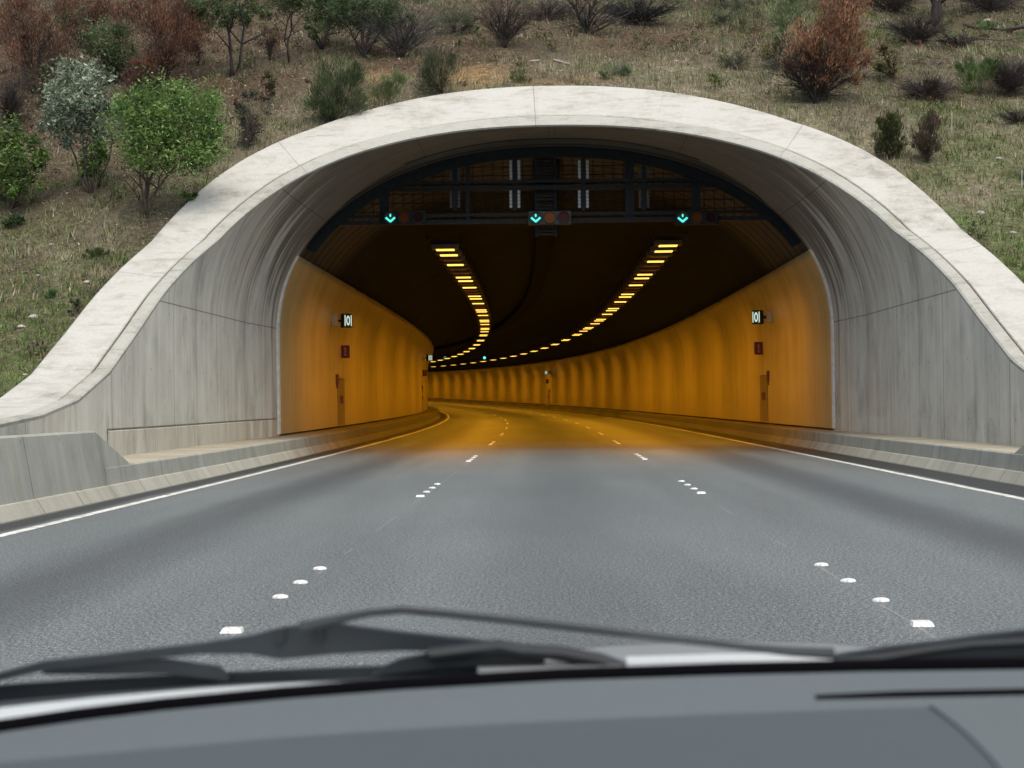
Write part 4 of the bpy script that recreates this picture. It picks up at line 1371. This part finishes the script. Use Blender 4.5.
plant('green_shrub', 'dark olive low shrub in front of the rust-brown corner shrub', 'shrub', (42, 108), [(42, 78, 22, 18), (58, 90, 16, 12)], 2000, 0.08, ((.075, .10, .045), (.10, .085, .05), (.13, .07, .045)), 'leaf', 0.32, 4, 0.018, 'darkbark', 400)
plant('dry_shrub', 'maroon leafless-looking shrub between the olive-green and bright green ones', 'shrub', (140, 92), [(142, 76, 24, 12), (165, 82, 20, 10)], 1800, 0.075, ((.11, .05, .042), (.08, .045, .04), (.15, .075, .055)), 'needle', 0.22, 4, 0.014, 'darkbark', 700)
# slim trees along the top
plant('slim_tree', 'slim straight dark-trunked tree under the top edge, left of centre', 'tree', (229, 75), [(232, -4, 32, 18), (210, 10, 24, 16), (250, 12, 18, 12), (196, -2, 24, 18), (230, -40, 40, 26)], 5600, 0.085, ((.10, .15, .06), (.07, .11, .045), (.13, .18, .08)), 'leaf', 0.32, 3, 0.05, 'darkbark', stem_px=[(233, -30), (236, -10), (218, 0)])
plant('slim_tree', 'thin leaning trunk right of the slim straight tree', 'tree', (288, 62), [(302, -4, 28, 18), (282, 5, 22, 14), (270, -6, 20, 16), (300, -40, 30, 22)], 3800, 0.085, ((.10, .15, .06), (.08, .12, .05)), 'leaf', 0.32, 2, 0.03, 'darkbark', stem_px=[(303, -20), (296, -8)])
plant('dark_tree', 'small dark tree at top between the leaning trunk and round tree', 'tree', (321, 48), [(322, 12, 24, 13), (335, 5, 18, 10), (315, 28, 12, 8)], 2400, 0.08, ((.06, .095, .04), (.09, .13, .05)), 'leaf', 0.32, 4, 0.03, 'darkbark', 200)
plant('dark_tree', 'dark green spreading tree under the top edge', 'tree', (363, 57), [(362, 6, 34, 18), (343, 14, 22, 16), (388, 12, 24, 16), (370, 24, 18, 10)], 5200, 0.08, ((.055, .09, .04), (.08, .12, .05), (.11, .15, .07)), 'leaf', 0.32, 5, 0.04, 'darkbark', 300)
plant('bare_shrub', 'leafless smoky-grey shrub right of the dark spreading tree', 'shrub', (400, 56), twigs=1500, twigcol=(.10, .105, .105), twig_tips=fan(410, 56, 52, 60, 20), stem_px=fan(404, 56, 36, 48, 8), r0=0.022, bark='darkbark', twig_r=0.005)
plant('bare_shrub', 'leafless dark shrub with upright fanned branches above the arch crown', 'shrub', (504, 47), twigs=1300, twigcol=(.06, .05, .048), twig_tips=fan(507, 47, 40, 55, 18), stem_px=fan(506, 47, 26, 52, 9), r0=0.024, bark='darkbark', twig_r=0.005)
plant('bare_shrub', 'dark V-forked bare trunks at top above the right of the crown', 'shrub', (588, 34), twigs=700, twigcol=(.06, .055, .055), twig_tips=fan(590, 34, 48, 45, 14), stem_px=[(570, -10), (578, -18), (604, -12), (618, -4), (632, 12)], r0=0.045, bark='darkbark')
plant('bare_shrub', 'sprawling grey-black twiggy shrub right of the V-forked trunks', 'shrub', (640, 25), twigs=2200, twigcol=(.05, .05, .052), twig_tips=fan(640, 26, 48, 32, 18), stem_px=fan(640, 25, 30, 24, 6), r0=0.02, bark='darkbark')
plant('broom_shrub', 'soft grey-green broom shrub just above the arch, left of crown', 'shrub', (442, 92), [(442, 68, 24, 16), (425, 80, 16, 12)], 2200, 0.13, ((.10, .12, .065), (.14, .145, .085), (.075, .09, .05)), 'needle', 0.08, 4, 0.01, twigs=500, twigcol=(.14, .13, .09))
plant('broom_shrub', 'green feathery broom shrub touching the left shoulder of the arch', 'shrub', (334, 124), [(333, 92, 27, 26), (344, 70, 18, 18), (320, 108, 22, 14), (350, 100, 18, 18)], 5200, 0.13, ((.065, .10, .04), (.09, .13, .05), (.045, .07, .03), (.12, .13, .06)), 'needle', 0.09, 5, 0.015, 'darkbark', 500)
plant('broom_shrub', 'light green wispy tuft right of the feathery broom shrub', 'shrub', (383, 108), [(382, 92, 17, 13), (394, 78, 12, 12)], 1300, 0.13, ((.12, .17, .06), (.16, .18, .085)), 'needle', 0.08, 3, 0.01)
plant('small_shrub', 'small dark shrub with brown leaf tips right of the bright tree', 'shrub', (246, 150), [(246, 128, 13, 19), (242, 108, 10, 12), (254, 95, 12, 8)], 1500, 0.07, ((.075, .085, .06), (.10, .11, .08), (.11, .06, .035)), 'leaf', 0.35, 4, 0.015, 'darkbark', 200)
plant('small_shrub', 'brown-leaved upright seedling above the small dark shrub', 'shrub', (266, 108), [(268, 86, 8, 12), (266, 74, 5, 6)], 420, 0.08, ((.12, .07, .04), (.09, .11, .05)), 'leaf', 0.35, 2, 0.01)
plant('dry_shrub', 'small rust-red twiggy shrub between the two slim trunks', 'shrub', (268, 58), [(270, 38, 13, 14)], 700, 0.07, RUST, 'needle', 0.2, 4, 0.012, 'darkbark', 300)
# right side
plant('rust_shrub', 'large rust-orange dying shrub with dark fanned stems above right of portal', 'shrub', (814, 104),
      [(842, 20, 26, 30), (802, 40, 18, 20), (828, 52, 36, 18), (852, 46, 16, 32), (820, 72, 30, 14), (796, 66, 18, 14)], 9000, 0.08,
      ((.31, .155, .085), (.22, .11, .065), (.40, .215, .12), (.12, .07, .05)), 'needle', 0.3, 8, 0.03, 'darkbark', 1900, (.05, .04, .04),
      twig_tips=fan(818, 104, 52, 62, 20), stem_px=[(792, 50), (806, 30), (820, 20), (838, 25), (852, 45), (780, 70), (862, 70)])
plant('green_shrub', 'pale green bushy top behind the left of the rust-orange shrub', 'shrub', (788, 72), [(786, 10, 22, 18), (776, 22, 11, 12), (800, -2, 20, 14)], 2600, 0.08, ((.17, .23, .09), (.13, .19, .07), (.20, .25, .12)), 'needle', 0.2, 3, 0.025, 'darkbark')
plant('round_shrub', 'dense dark green rounded shrub beside the right band', 'shrub', (888, 161), [(888, 142, 15, 17), (890, 124, 11, 12)], 3000, 0.10, ((.055, .075, .022), (.08, .10, .03), (.035, .05, .018), (.11, .10, .04)), 'needle', 0.14, 4, 0.015, 'darkbark', shell=0.2)
plant('round_shrub', 'brown rounded shrub right of the dark green one', 'shrub', (926, 165), [(926, 143, 14, 15), (931, 124, 12, 13)], 1900, 0.10, ((.085, .055, .035), (.06, .045, .03), (.11, .07, .05), (.07, .07, .035)), 'needle', 0.12, 4, 0.015, 'darkbark', 400, shell=0.2)
plant('bramble', 'grey-brown leafless bramble above the two round shrubs', 'shrub', (926, 101), twigs=2600, twigcol=(.115, .095, .09), twig_tips=fan(926, 103, 38, 26, 20), r0=0.01, stem_px=fan(926, 102, 26, 20, 5))
plant('green_shrub', 'fresh green feathery shrub right of the leafless bramble', 'shrub', (978, 97), [(976, 78, 18, 15), (966, 68, 10, 10), (990, 68, 10, 9)], 2200, 0.10, ((.10, .17, .05), (.13, .20, .06), (.08, .13, .04)), 'needle', 0.12, 4, 0.012)
plant('bramble', 'large grey leafless bramble at the right edge behind the green shrub', 'shrub', (1008, 98), twigs=2600, twigcol=(.10, .085, .085), twig_tips=fan(1008, 98, 32, 44, 18), r0=0.01, stem_px=fan(1008, 98, 24, 30, 5))
plant('bramble', 'low grey bramble at right edge below the large leafless one', 'shrub', (1016, 125), twigs=900, twigcol=(.12, .105, .10), twig_tips=fan(1014, 126, 24, 18, 12), r0=0.008, stem_px=fan(1014, 126, 14, 12, 3))
plant('bramble', 'grey bramble in front of the dark trunk at top right', 'shrub', (918, 44), twigs=2000, twigcol=(.085, .07, .068), twig_tips=fan(915, 46, 40, 30, 18), r0=0.01, stem_px=fan(915, 46, 24, 20, 4))
plant('bramble', 'dark low bramble right of the dark trunk near the log', 'shrub', (958, 50), twigs=1100, twigcol=(.075, .06, .058), twig_tips=fan(955, 52, 28, 20, 12), r0=0.008, stem_px=fan(955, 52, 16, 14, 3))
plant('dark_tree', 'thick dark trunk cut off by the top edge at right', 'tree', (934, 26), [(935, -70, 45, 25)], 2000, 0.09, ((.06, .09, .04), (.09, .12, .05)), 'leaf', 0.32, 3, 0.11, 'darkbark', stem_px=[(938, -50), (928, -45), (945, -40)])
plant('slim_tree', 'dark sapling trunk cut off by the top edge, left of the rust shrub', 'tree', (725, 8), [(727, -45, 26, 18)], 1200, 0.09, ((.08, .11, .05), (.10, .13, .06)), 'leaf', 0.32, 2, 0.06, 'darkbark', stem_px=[(727, -40), (722, -30)])
plant('small_shrub', 'small rust and lime shrub right of the rust-orange one', 'shrub', (893, 78), [(884, 52, 10, 6), (893, 64, 16, 12), (872, 70, 8, 8)], 900, 0.07, ((.17, .20, .04), (.14, .09, .045), (.12, .10, .05)), 'leaf', 0.35, 3, 0.01, 'darkbark', 300)
plant('small_shrub', 'yellow-green sprig at the left foot of the rust-orange shrub', 'shrub', (776, 72), [(770, 52, 12, 8), (782, 40, 10, 6)], 500, 0.07, ((.16, .15, .05), (.13, .11, .05)), 'leaf', 0.35, 3, 0.008, 'darkbark', 200)
plant('weed', 'single vivid green weed on the left slope beside the band', 'weed', (46, 299), [(46, 294, 6, 4)], 260, 0.05, ((.05, .13, .04), (.07, .16, .05)), 'needle', 0.3, 3, 0.006, foliage_name='leaves')
plant('weed', 'dark green low weed at the left under the edge sapling', 'weed', (12, 228), [(10, 221, 13, 7)], 600, 0.06, ((.04, .08, .03), (.06, .10, .035)), 'leaf', 0.4, 3, 0.008, foliage_name='leaves')
plant('weed', 'small dark sprig against the lower left band', 'weed', (70, 318), [(72, 306, 6, 10)], 200, 0.05, ((.06, .08, .04), (.08, .07, .045)), 'leaf', 0.4, 3, 0.006, 'darkbark', 60, foliage_name='leaves')
plant('weed', 'green grassy clump on the orange soil above the crown', 'weed', (522, 82), [(520, 76, 14, 7)], 600, 0.09, ((.10, .14, .055), (.13, .16, .07)), 'needle', 0.1, 3, 0.005, foliage_name='leaves')
plant('weed', 'blue-green low plant in dry grass right of the crown', 'weed', (612, 80), [(616, 70, 16, 9), (606, 76, 10, 6)], 800, 0.08, ((.09, .15, .08), (.12, .17, .09)), 'needle', 0.12, 3, 0.005, foliage_name='leaves')
plant('weed', 'bright lime tuft below and left of the rust-orange shrub', 'weed', (714, 86), [(714, 79, 7, 6)], 320, 0.07, ((.15, .20, .04), (.11, .16, .04)), 'needle', 0.12, 2, 0.005, foliage_name='leaves')
plant('weed', 'dark leafy stems in dry grass left of the rust-orange shrub', 'weed', (738, 72), [(738, 56, 14, 14), (724, 60, 8, 12)], 700, 0.07, ((.07, .095, .045), (.10, .11, .05)), 'needle', 0.15, 4, 0.006, 'darkbark', 150, foliage_name='leaves')
plant('weed', 'low green seedlings at the foot of the bright green tree', 'weed', (184, 206), [(186, 198, 9, 7)], 360, 0.07, GREEN[1:2] + ((.06, .11, .03),), 'leaf', 0.4, 3, 0.006, foliage_name='leaves')
plant('weed', 'dark green clump under the arch-side end of the slope at left', 'weed', (94, 262), [(95, 254, 14, 7)], 600, 0.07, ((.08, .12, .04), (.11, .15, .05)), 'needle', 0.14, 3, 0.005, foliage_name='leaves')
plant('weed', 'spiky grey-green tuft at the right edge by the short stake', 'weed', (1018, 186), [(1018, 176, 9, 9)], 380, 0.09, ((.11, .14, .09), (.08, .11, .06)), 'needle', 0.12, 2, 0.005, foliage_name='leaves')
plant('weed', 'bright grass clump beside the fallen log at top right', 'weed', (984, 32), [(984, 26, 12, 5)], 500, 0.08, ((.10, .18, .05), (.08, .14, .04)), 'needle', 0.14, 2, 0.005, foliage_name='leaves')

plant('bramble', 'grey tangled scrub under the top edge at the right corner', 'shrub', (990, 14), [(985, -4, 30, 12)], 900, 0.08, ((.09, .10, .06), (.10, .075, .055)), 'needle', 0.2, 5, 0.014, 'darkbark', 1500, (.085, .072, .07), twig_tips=fan(988, 16, 50, 34, 18))
plant('bramble', 'dark tangled scrub at top edge between rust-orange shrub and dark trunk', 'shrub', (890, 14), [(888, -2, 26, 12)], 900, 0.08, ((.08, .085, .05), (.12, .075, .05)), 'needle', 0.2, 5, 0.014, 'darkbark', 1300, (.08, .065, .06), twig_tips=fan(888, 16, 40, 30, 16))
plant('broom_shrub', 'grey-green soft scrub at top edge left of the pale green bushy top', 'shrub', (742, 30), [(742, 12, 26, 14), (720, 20, 16, 9)], 1600, 0.11, ((.12, .15, .085), (.15, .17, .10), (.09, .10, .065)), 'needle', 0.1, 4, 0.01)
plant('bramble', 'faint grey dry scrub between the fanned branches and the V-forked trunks', 'shrub', (548, 20), twigs=1100, twigcol=(.12, .11, .10), twig_tips=fan(548, 22, 32, 26, 14), r0=0.008, stem_px=fan(548, 22, 20, 18, 4))
plant('broom_shrub', 'olive low scrub at top between the smoky-grey shrub and the fanned branches', 'shrub', (455, 34), [(452, 18, 24, 13), (470, 24, 14, 9)], 1500, 0.10, ((.09, .12, .055), (.12, .13, .07)), 'needle', 0.12, 4, 0.01, 'darkbark', 400)

# stakes and fallen wood
for (u, v0, v1, lab) in ((950, 134, 113, 'thin white marker stake right of the brown round shrub'), (1019, 190, 172, 'short pale stake at the right photo edge')):
    b = hill_at(u, v0); h = (v0 - v1) * b.y / FPX
    mb = MB(); mb.tube([b - Vector((0, 0, 0.1)), b + Vector((0.01, 0, h))], 0.011, 6)
    tag(mb.build('marker_stake', plain('pale_stake', (0.42, 0.42, 0.39), 0.6)), lab, 'stake', 'stakes on the right slope')


def log(pts_px, r, lab, m):
    P = [hill_at(u, v) + Vector((0, 0, r * 0.8)) for u, v in pts_px]
    mb = MB(); mb.tube(P, [r * (1 - 0.4 * i / len(P)) for i in range(len(P))], 8)
    tag(mb.build('fallen_branch', m, smooth=True), lab, 'branch', 'fallen branches on the slope')


log([(1022, 30), (1000, 33), (975, 31), (962, 27)], 0.05, 'long dark fallen branch at top right', M['darkbark'])
log([(554, 61), (562, 63), (570, 65)], 0.035, 'short pale fallen stick above the crown', M['stone'])
log([(530, 62), (540, 61)], 0.03, 'tiny pale fallen stick left of the short one above the crown', M['stone'])
log([(976, 41), (1000, 43), (1020, 40)], 0.03, 'thin brown fallen branch below the long dark one', M['bark'])

# ------------------------------------------------------------------ the car we look out of
car = empty('car', (0.3, 1.2, 0.0), 'grey dashboard, parked wipers and silver bonnet of the car in the foreground', 'car')
CY = 0.95
seam = [(-330, 790), (-150, 757), (0, 731), (80, 719), (160, 709), (280, 697), (400, 687), (560, 677), (720, 671), (860, 667), (1024, 664), (1250, 664), (1500, 672), (1800, 690)]


def sy(u):  # the windscreen base is bowed: nearer at the sides
    return CY - 0.10 * ((u - 950) / 1000.0) ** 2


crease = lambda u: float(np.interp(u, [-330, 0, 300, 512, 700, 925, 1100, 1800], [826, 764, 736, 722, 713, 704, 700, 720]))
rows0 = [at(u, v + 3, sy(u)) for u, v in seam]
rows1 = [at(u, crease(u), sy(u) - 0.10) for u, v in seam]
rows2 = [at(u, 800, 0.56) for u, v in seam]
rows3 = [at(u, 800, 0.56) * 1 + Vector((0, -0.16, 0.0)) for u, v in seam]
rows4 = [p + Vector((0, -0.04, -0.10)) for p in rows3]
rows5 = [p + Vector((0, 0.0, -0.45)) for p in rows4]


def lerp_rows(a, b, n):
    return [[p.lerp(q, i / n) for p, q in zip(a, b)] for i in range(n + 1)]


mb = MB(); mb.grid(lerp_rows(rows0, rows1, 3)); mb.build('dash_rear_strip', M['dashpale'], car, smooth=True)  # dashboard strip along the windscreen in the paler tone
mb = MB(); mb.grid(lerp_rows(rows1, rows2, 5) + [rows3, rows4, rows5]); mb.build('dashboard', M['dash'], car, smooth=True)
# black demister slot and raised panel on the right
slot = [(814, 697.5), (900, 696.5), (1024, 694), (1250, 690)]
mb = MB()
mb.tube([at(u, v - 0.5, sy(u) - 0.072) + Vector((0, 0, 0.0)) for u, v in slot], [0.0022, 0.0040, 0.0043, 0.0043], 8); mb.build('demister_slot', M['seal'], car)
def dashpt(u, t): return at(u, crease(u), sy(u) - 0.10).lerp(at(u, 800, 0.56), t) + Vector((0, -0.001, 0.0014))


mb = MB(); rows = []
for i in range(9):
    t = i / 8
    ul = 926 + 92 * t
    rows.append([dashpt(ul, t) - Vector((0, 0, 0.0015))] + [dashpt(ul + (1420 - ul) * j / 8, t) for j in range(9)])
mb.grid(rows)
mb.build('side_panel', M['dashpale'], car)
# seal along the windscreen base
mb = MB(); mb.tube([at(u, v - 0.5, sy(u) + 0.012) for u, v in seam], 0.0052, 8); mb.build('windscreen_seal', M['seal'], car)
# sky gleam along the cowl edge, painted as pale strips
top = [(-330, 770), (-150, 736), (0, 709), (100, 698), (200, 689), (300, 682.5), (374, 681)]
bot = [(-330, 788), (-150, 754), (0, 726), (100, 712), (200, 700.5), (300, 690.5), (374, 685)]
mb = MB(); mb.grid([[at(u, v, sy(u) + 0.02) for u, v in bot], [at(u, v, sy(u) + 0.10) for u, v in top]]); mb.build('cowl_gleam', M['cowl'], car)
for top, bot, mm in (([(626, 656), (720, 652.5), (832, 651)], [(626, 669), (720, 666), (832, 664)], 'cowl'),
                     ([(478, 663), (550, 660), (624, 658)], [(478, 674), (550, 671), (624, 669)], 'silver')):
    mb = MB(); mb.grid([[at(u, v, sy(u) + 0.02) for u, v in bot], [at(u, v, sy(u) + 0.10) for u, v in top]]); mb.build('cowl_gleam', M[mm], car)  # same painted gleam further right, greyer in its left length
# black cowl filling the rest of the gap down to the bonnet
top = [(-330, 780), (0, 722), (200, 700), (380, 684), (480, 672), (640, 662), (832, 657), (1024, 658), (1500, 668)]
mb = MB()
back_ = [(-330, 756), (0, 700), (200, 684), (380, 677), (480, 672), (640, 667), (832, 662), (1024, 663), (1500, 673)]
mb.grid([[at(u, v + 6, sy(u) + 0.015) for u, v in top], [at(u, v, sy(u) + 0.26) for u, v in back_], [at(u, v, sy(u) + 0.27) - Vector((0, 0, 0.25)) for u, v in back_]])
mb.build('cowl', M['wiper'], car)
# bonnet: a domed silver panel, its crest just visible
bx = np.linspace(-0.60, 0.88, 17)
rows = []
for y, dz in ((1.10, -0.045), (1.18, -0.012), (1.28, 0.0), (1.40, -0.010), (1.60, -0.045), (1.85, -0.12), (2.05, -0.22), (2.12, -0.36), (2.13, -0.6)):
    row = []
    for x in bx:
        t = (x - 0.14) / 0.72
        crown = 0.9525 - 0.19 * t * t - 0.16 * max(0, abs(t) - 0.78) ** 1.2
        row.append((x, y, crown + dz))
    rows.append(row)
mb = MB(); mb.grid(rows)
for sx in (0, -1):
    side = [r_[sx] for r_ in rows]
    mb.grid([side, [(p[0], p[1], max(0.22, p[2] - 0.55)) for p in side]])
mb.build('bonnet', M['silver'], car, smooth=True)
for sx in (-0.53, 0.81):
    mb = MB(); n = 20
    mb.disc((sx - 0.09, 1.55, 0.31), (0, 0.31, 0), (0, 0, 0.31), 24, (0.18, 0, 0)); w = mb.build('wheel', M['tyre'], car)
    mb = MB(); mb.disc((sx - 0.095, 1.55, 0.31), (0, 0.2, 0), (0, 0, 0.2), 20, (0.19, 0, 0)); mb.build('rim', M['silver'], w)
mb = MB(); mb.box((0.14, 0.55, 0.46), (0.62, 0, 0), (0, 0.52, 0), (0, 0, 0.24)); mb.build('bulkhead', M['seal'], car, bevel=0.03)
# wipers
WY = 1.0
ext = Vector((0, 0.010, 0))


def wpoly(name, top_, bot_, mm, parent, y=WY, d=0.010):
    poly = [at(u, v, y) for u, v in top_] + [at(u, v, y) for u, v in bot_[::-1]]
    mb = MB(); n = len(top_)
    T = [at(u, v, y) for u, v in top_]
    bu = [q[0] for q in bot_]; bv = [q[1] for q in bot_]
    Bq = [at(u, float(np.interp(u, bu, bv)), y) for u, v in top_]
    dd = Vector((0, d, 0))
    mb.grid([T, Bq, [p + dd for p in Bq], [p + dd for p in T], T])
    mb.face([T[0], Bq[0], Bq[0] + dd, T[0] + dd]); mb.face([T[-1], Bq[-1], Bq[-1] + dd, T[-1] + dd])
    return mb.build(name, M[mm], parent)


def tubepx(name, pts_, r_, mm, parent, y=WY):
    mb = MB(); mb.tube([at(u, v, y) for u, v in pts_], r_, 8); return mb.build(name, M[mm], parent)


w1 = empty('wiper', at(600, 660, WY)); w1.parent = car; w1.location = at(600, 660, WY) - car.location
tubepx('arm', [(300, 628), (330, 621), (370, 613), (402, 610), (440, 613), (520, 621), (600, 630), (660, 637), (700, 641), (745, 646), (790, 650), (832, 652)], [.0035, .0028, .0023, .0023] + [.0023] * 6 + [.003, .0035], 'wiper', w1, WY - 0.01)
br = wpoly('blade', [(-60, 690), (0, 674), (38, 664), (100, 657), (200, 645), (250, 637), (280, 629), (330, 623), (350, 627), (400, 633), (480, 641), (540, 648), (590, 657), (622, 668)],
           [(-60, 697), (0, 682), (38, 673), (100, 665), (200, 655), (262, 655), (280, 660), (296, 660), (304, 654), (330, 655), (400, 651), (480, 652), (540, 658), (590, 666), (622, 673)], 'wiper', w1)
for u, v in ((279, 637), (318, 637)):
    mb = MB(); mb.disc(at(u, v, WY - 0.004), (0.0036, 0, 0), (0, 0, 0.0042), 12, (0, 0.004, 0)); mb.build('rivet', M['rubber'], br)
wpoly('yoke', [(40, 664), (100, 660), (165, 661), (218, 668), (228, 678)], [(40, 676), (100, 676), (165, 675), (218, 681), (228, 682)], 'wiper', w1, WY + 0.004, 0.006)
wpoly('yoke', [(372, 672), (398, 660), (440, 651), (520, 650), (545, 658)], [(372, 676), (398, 673), (440, 668), (520, 664), (545, 664)], 'wiper', w1, WY + 0.004, 0.006)
wpoly('rubber_strip', [(-60, 698), (0, 687), (100, 680), (220, 674), (350, 668), (480, 664), (580, 663)], [(-60, 715), (0, 703), (100, 694), (220, 685), (350, 679), (480, 673), (580, 669)], 'rubber', w1, WY + 0.012, 0.006)
tubepx('link', [(430, 655), (500, 646), (520, 650), (560, 652), (600, 659), (625, 668)], .0042, 'wiper', w1, WY - 0.004)
w2 = empty('wiper', at(900, 655, WY)); w2.parent = car; w2.location = at(900, 655, WY) - car.location
wpoly('blade', [(826, 656), (850, 652), (890, 646), (940, 640), (980, 634), (1024, 629), (1200, 618), (1400, 616)], [(826, 662), (850, 664), (890, 664), (940, 663), (980, 662), (1024, 660), (1200, 654), (1400, 648)], 'wiper', w2, WY + 0.006)
tubepx('arm', [(832, 661), (880, 656), (930, 648), (968, 643), (1024, 640), (1200, 628), (1400, 622)], .0028, 'rubber', w2, WY - 0.006)
wpoly('rubber_strip', [(830, 661), (930, 660), (1024, 657), (1400, 645)], [(830, 666), (930, 666), (1024, 663), (1400, 652)], 'rubber', w2, WY + 0.014, 0.006)

# ------------------------------------------------------------------ light, sky, camera
SUN_EL, SUN_ROT = R(68), R(160)
w = bpy.data.worlds.new('World'); SC.world = w; w.use_nodes = True
nt = w.node_tree; bg = nt.nodes['Background']
sky = nt.nodes.new('ShaderNodeTexSky'); sky.sky_type = 'NISHITA'; sky.sun_disc = False
sky.sun_elevation = SUN_EL; sky.sun_rotation = SUN_ROT
sky.air_density = 0.55; sky.dust_density = 6.0; sky.ozone_density = 0.6
tint = mixc(nt, 1.0, sky.outputs[0], (0.97, 1.02, 0.985), 'MULTIPLY')
nt.links.new(tint, bg.inputs[0]); bg.inputs[1].default_value = 0.15
sl = bpy.data.lights.new('sun', 'SUN'); sl.energy = 0.55; sl.angle = R(130); sl.color = (1.0, 0.99, 0.94)
so = bpy.data.objects.new('sun', sl); COL.objects.link(so)
# sky rotation is measured from +Y clockwise seen from above
d = Vector((math.sin(SUN_ROT) * math.cos(SUN_EL), math.cos(SUN_ROT) * math.cos(SUN_EL), math.sin(SUN_EL)))
so.rotation_euler = d.to_track_quat('Z', 'Y').to_euler()
so.location = d * 60

cam = bpy.data.cameras.new('camera'); co = bpy.data.objects.new('camera', cam); COL.objects.link(co)
SC.camera = co
cam.sensor_width = 36.0; cam.lens = FPX / 1024 * 36.0
cam.clip_start = 0.05; cam.clip_end = 2500
c, s = math.cos(ROLL), math.sin(ROLL)
r0 = Vector((c, 0, -s)); u0 = Vector((s, 0, c)); Y = Vector((0, 1, 0))
fw = (Y - r0 * ((VX - 512) / FPX) - u0 * (-(VH - 384) / FPX)).normalized()
rt = (r0 - fw * r0.dot(fw)).normalized(); up = rt.cross(fw)
co.matrix_world = Matrix(((rt.x, up.x, -fw.x, 0), (rt.y, up.y, -fw.y, 0), (rt.z, up.z, -fw.z, EYE), (0, 0, 0, 1)))
cam.dof.use_dof = True; cam.dof.focus_distance = 36.0; cam.dof.aperture_fstop = 14.5

SC.render.engine = 'CYCLES'
SC.cycles.use_denoising = True
SC.cycles.max_bounces = 7; SC.cycles.diffuse_bounces = 4; SC.cycles.glossy_bounces = 3
SC.cycles.sample_clamp_indirect = 6.0
SC.view_settings.view_transform = 'Standard'; SC.view_settings.look = 'None'
SC.view_settings.exposure = 0.65; SC.view_settings.gamma = 1.0
SC.view_settings.use_curve_mapping = False
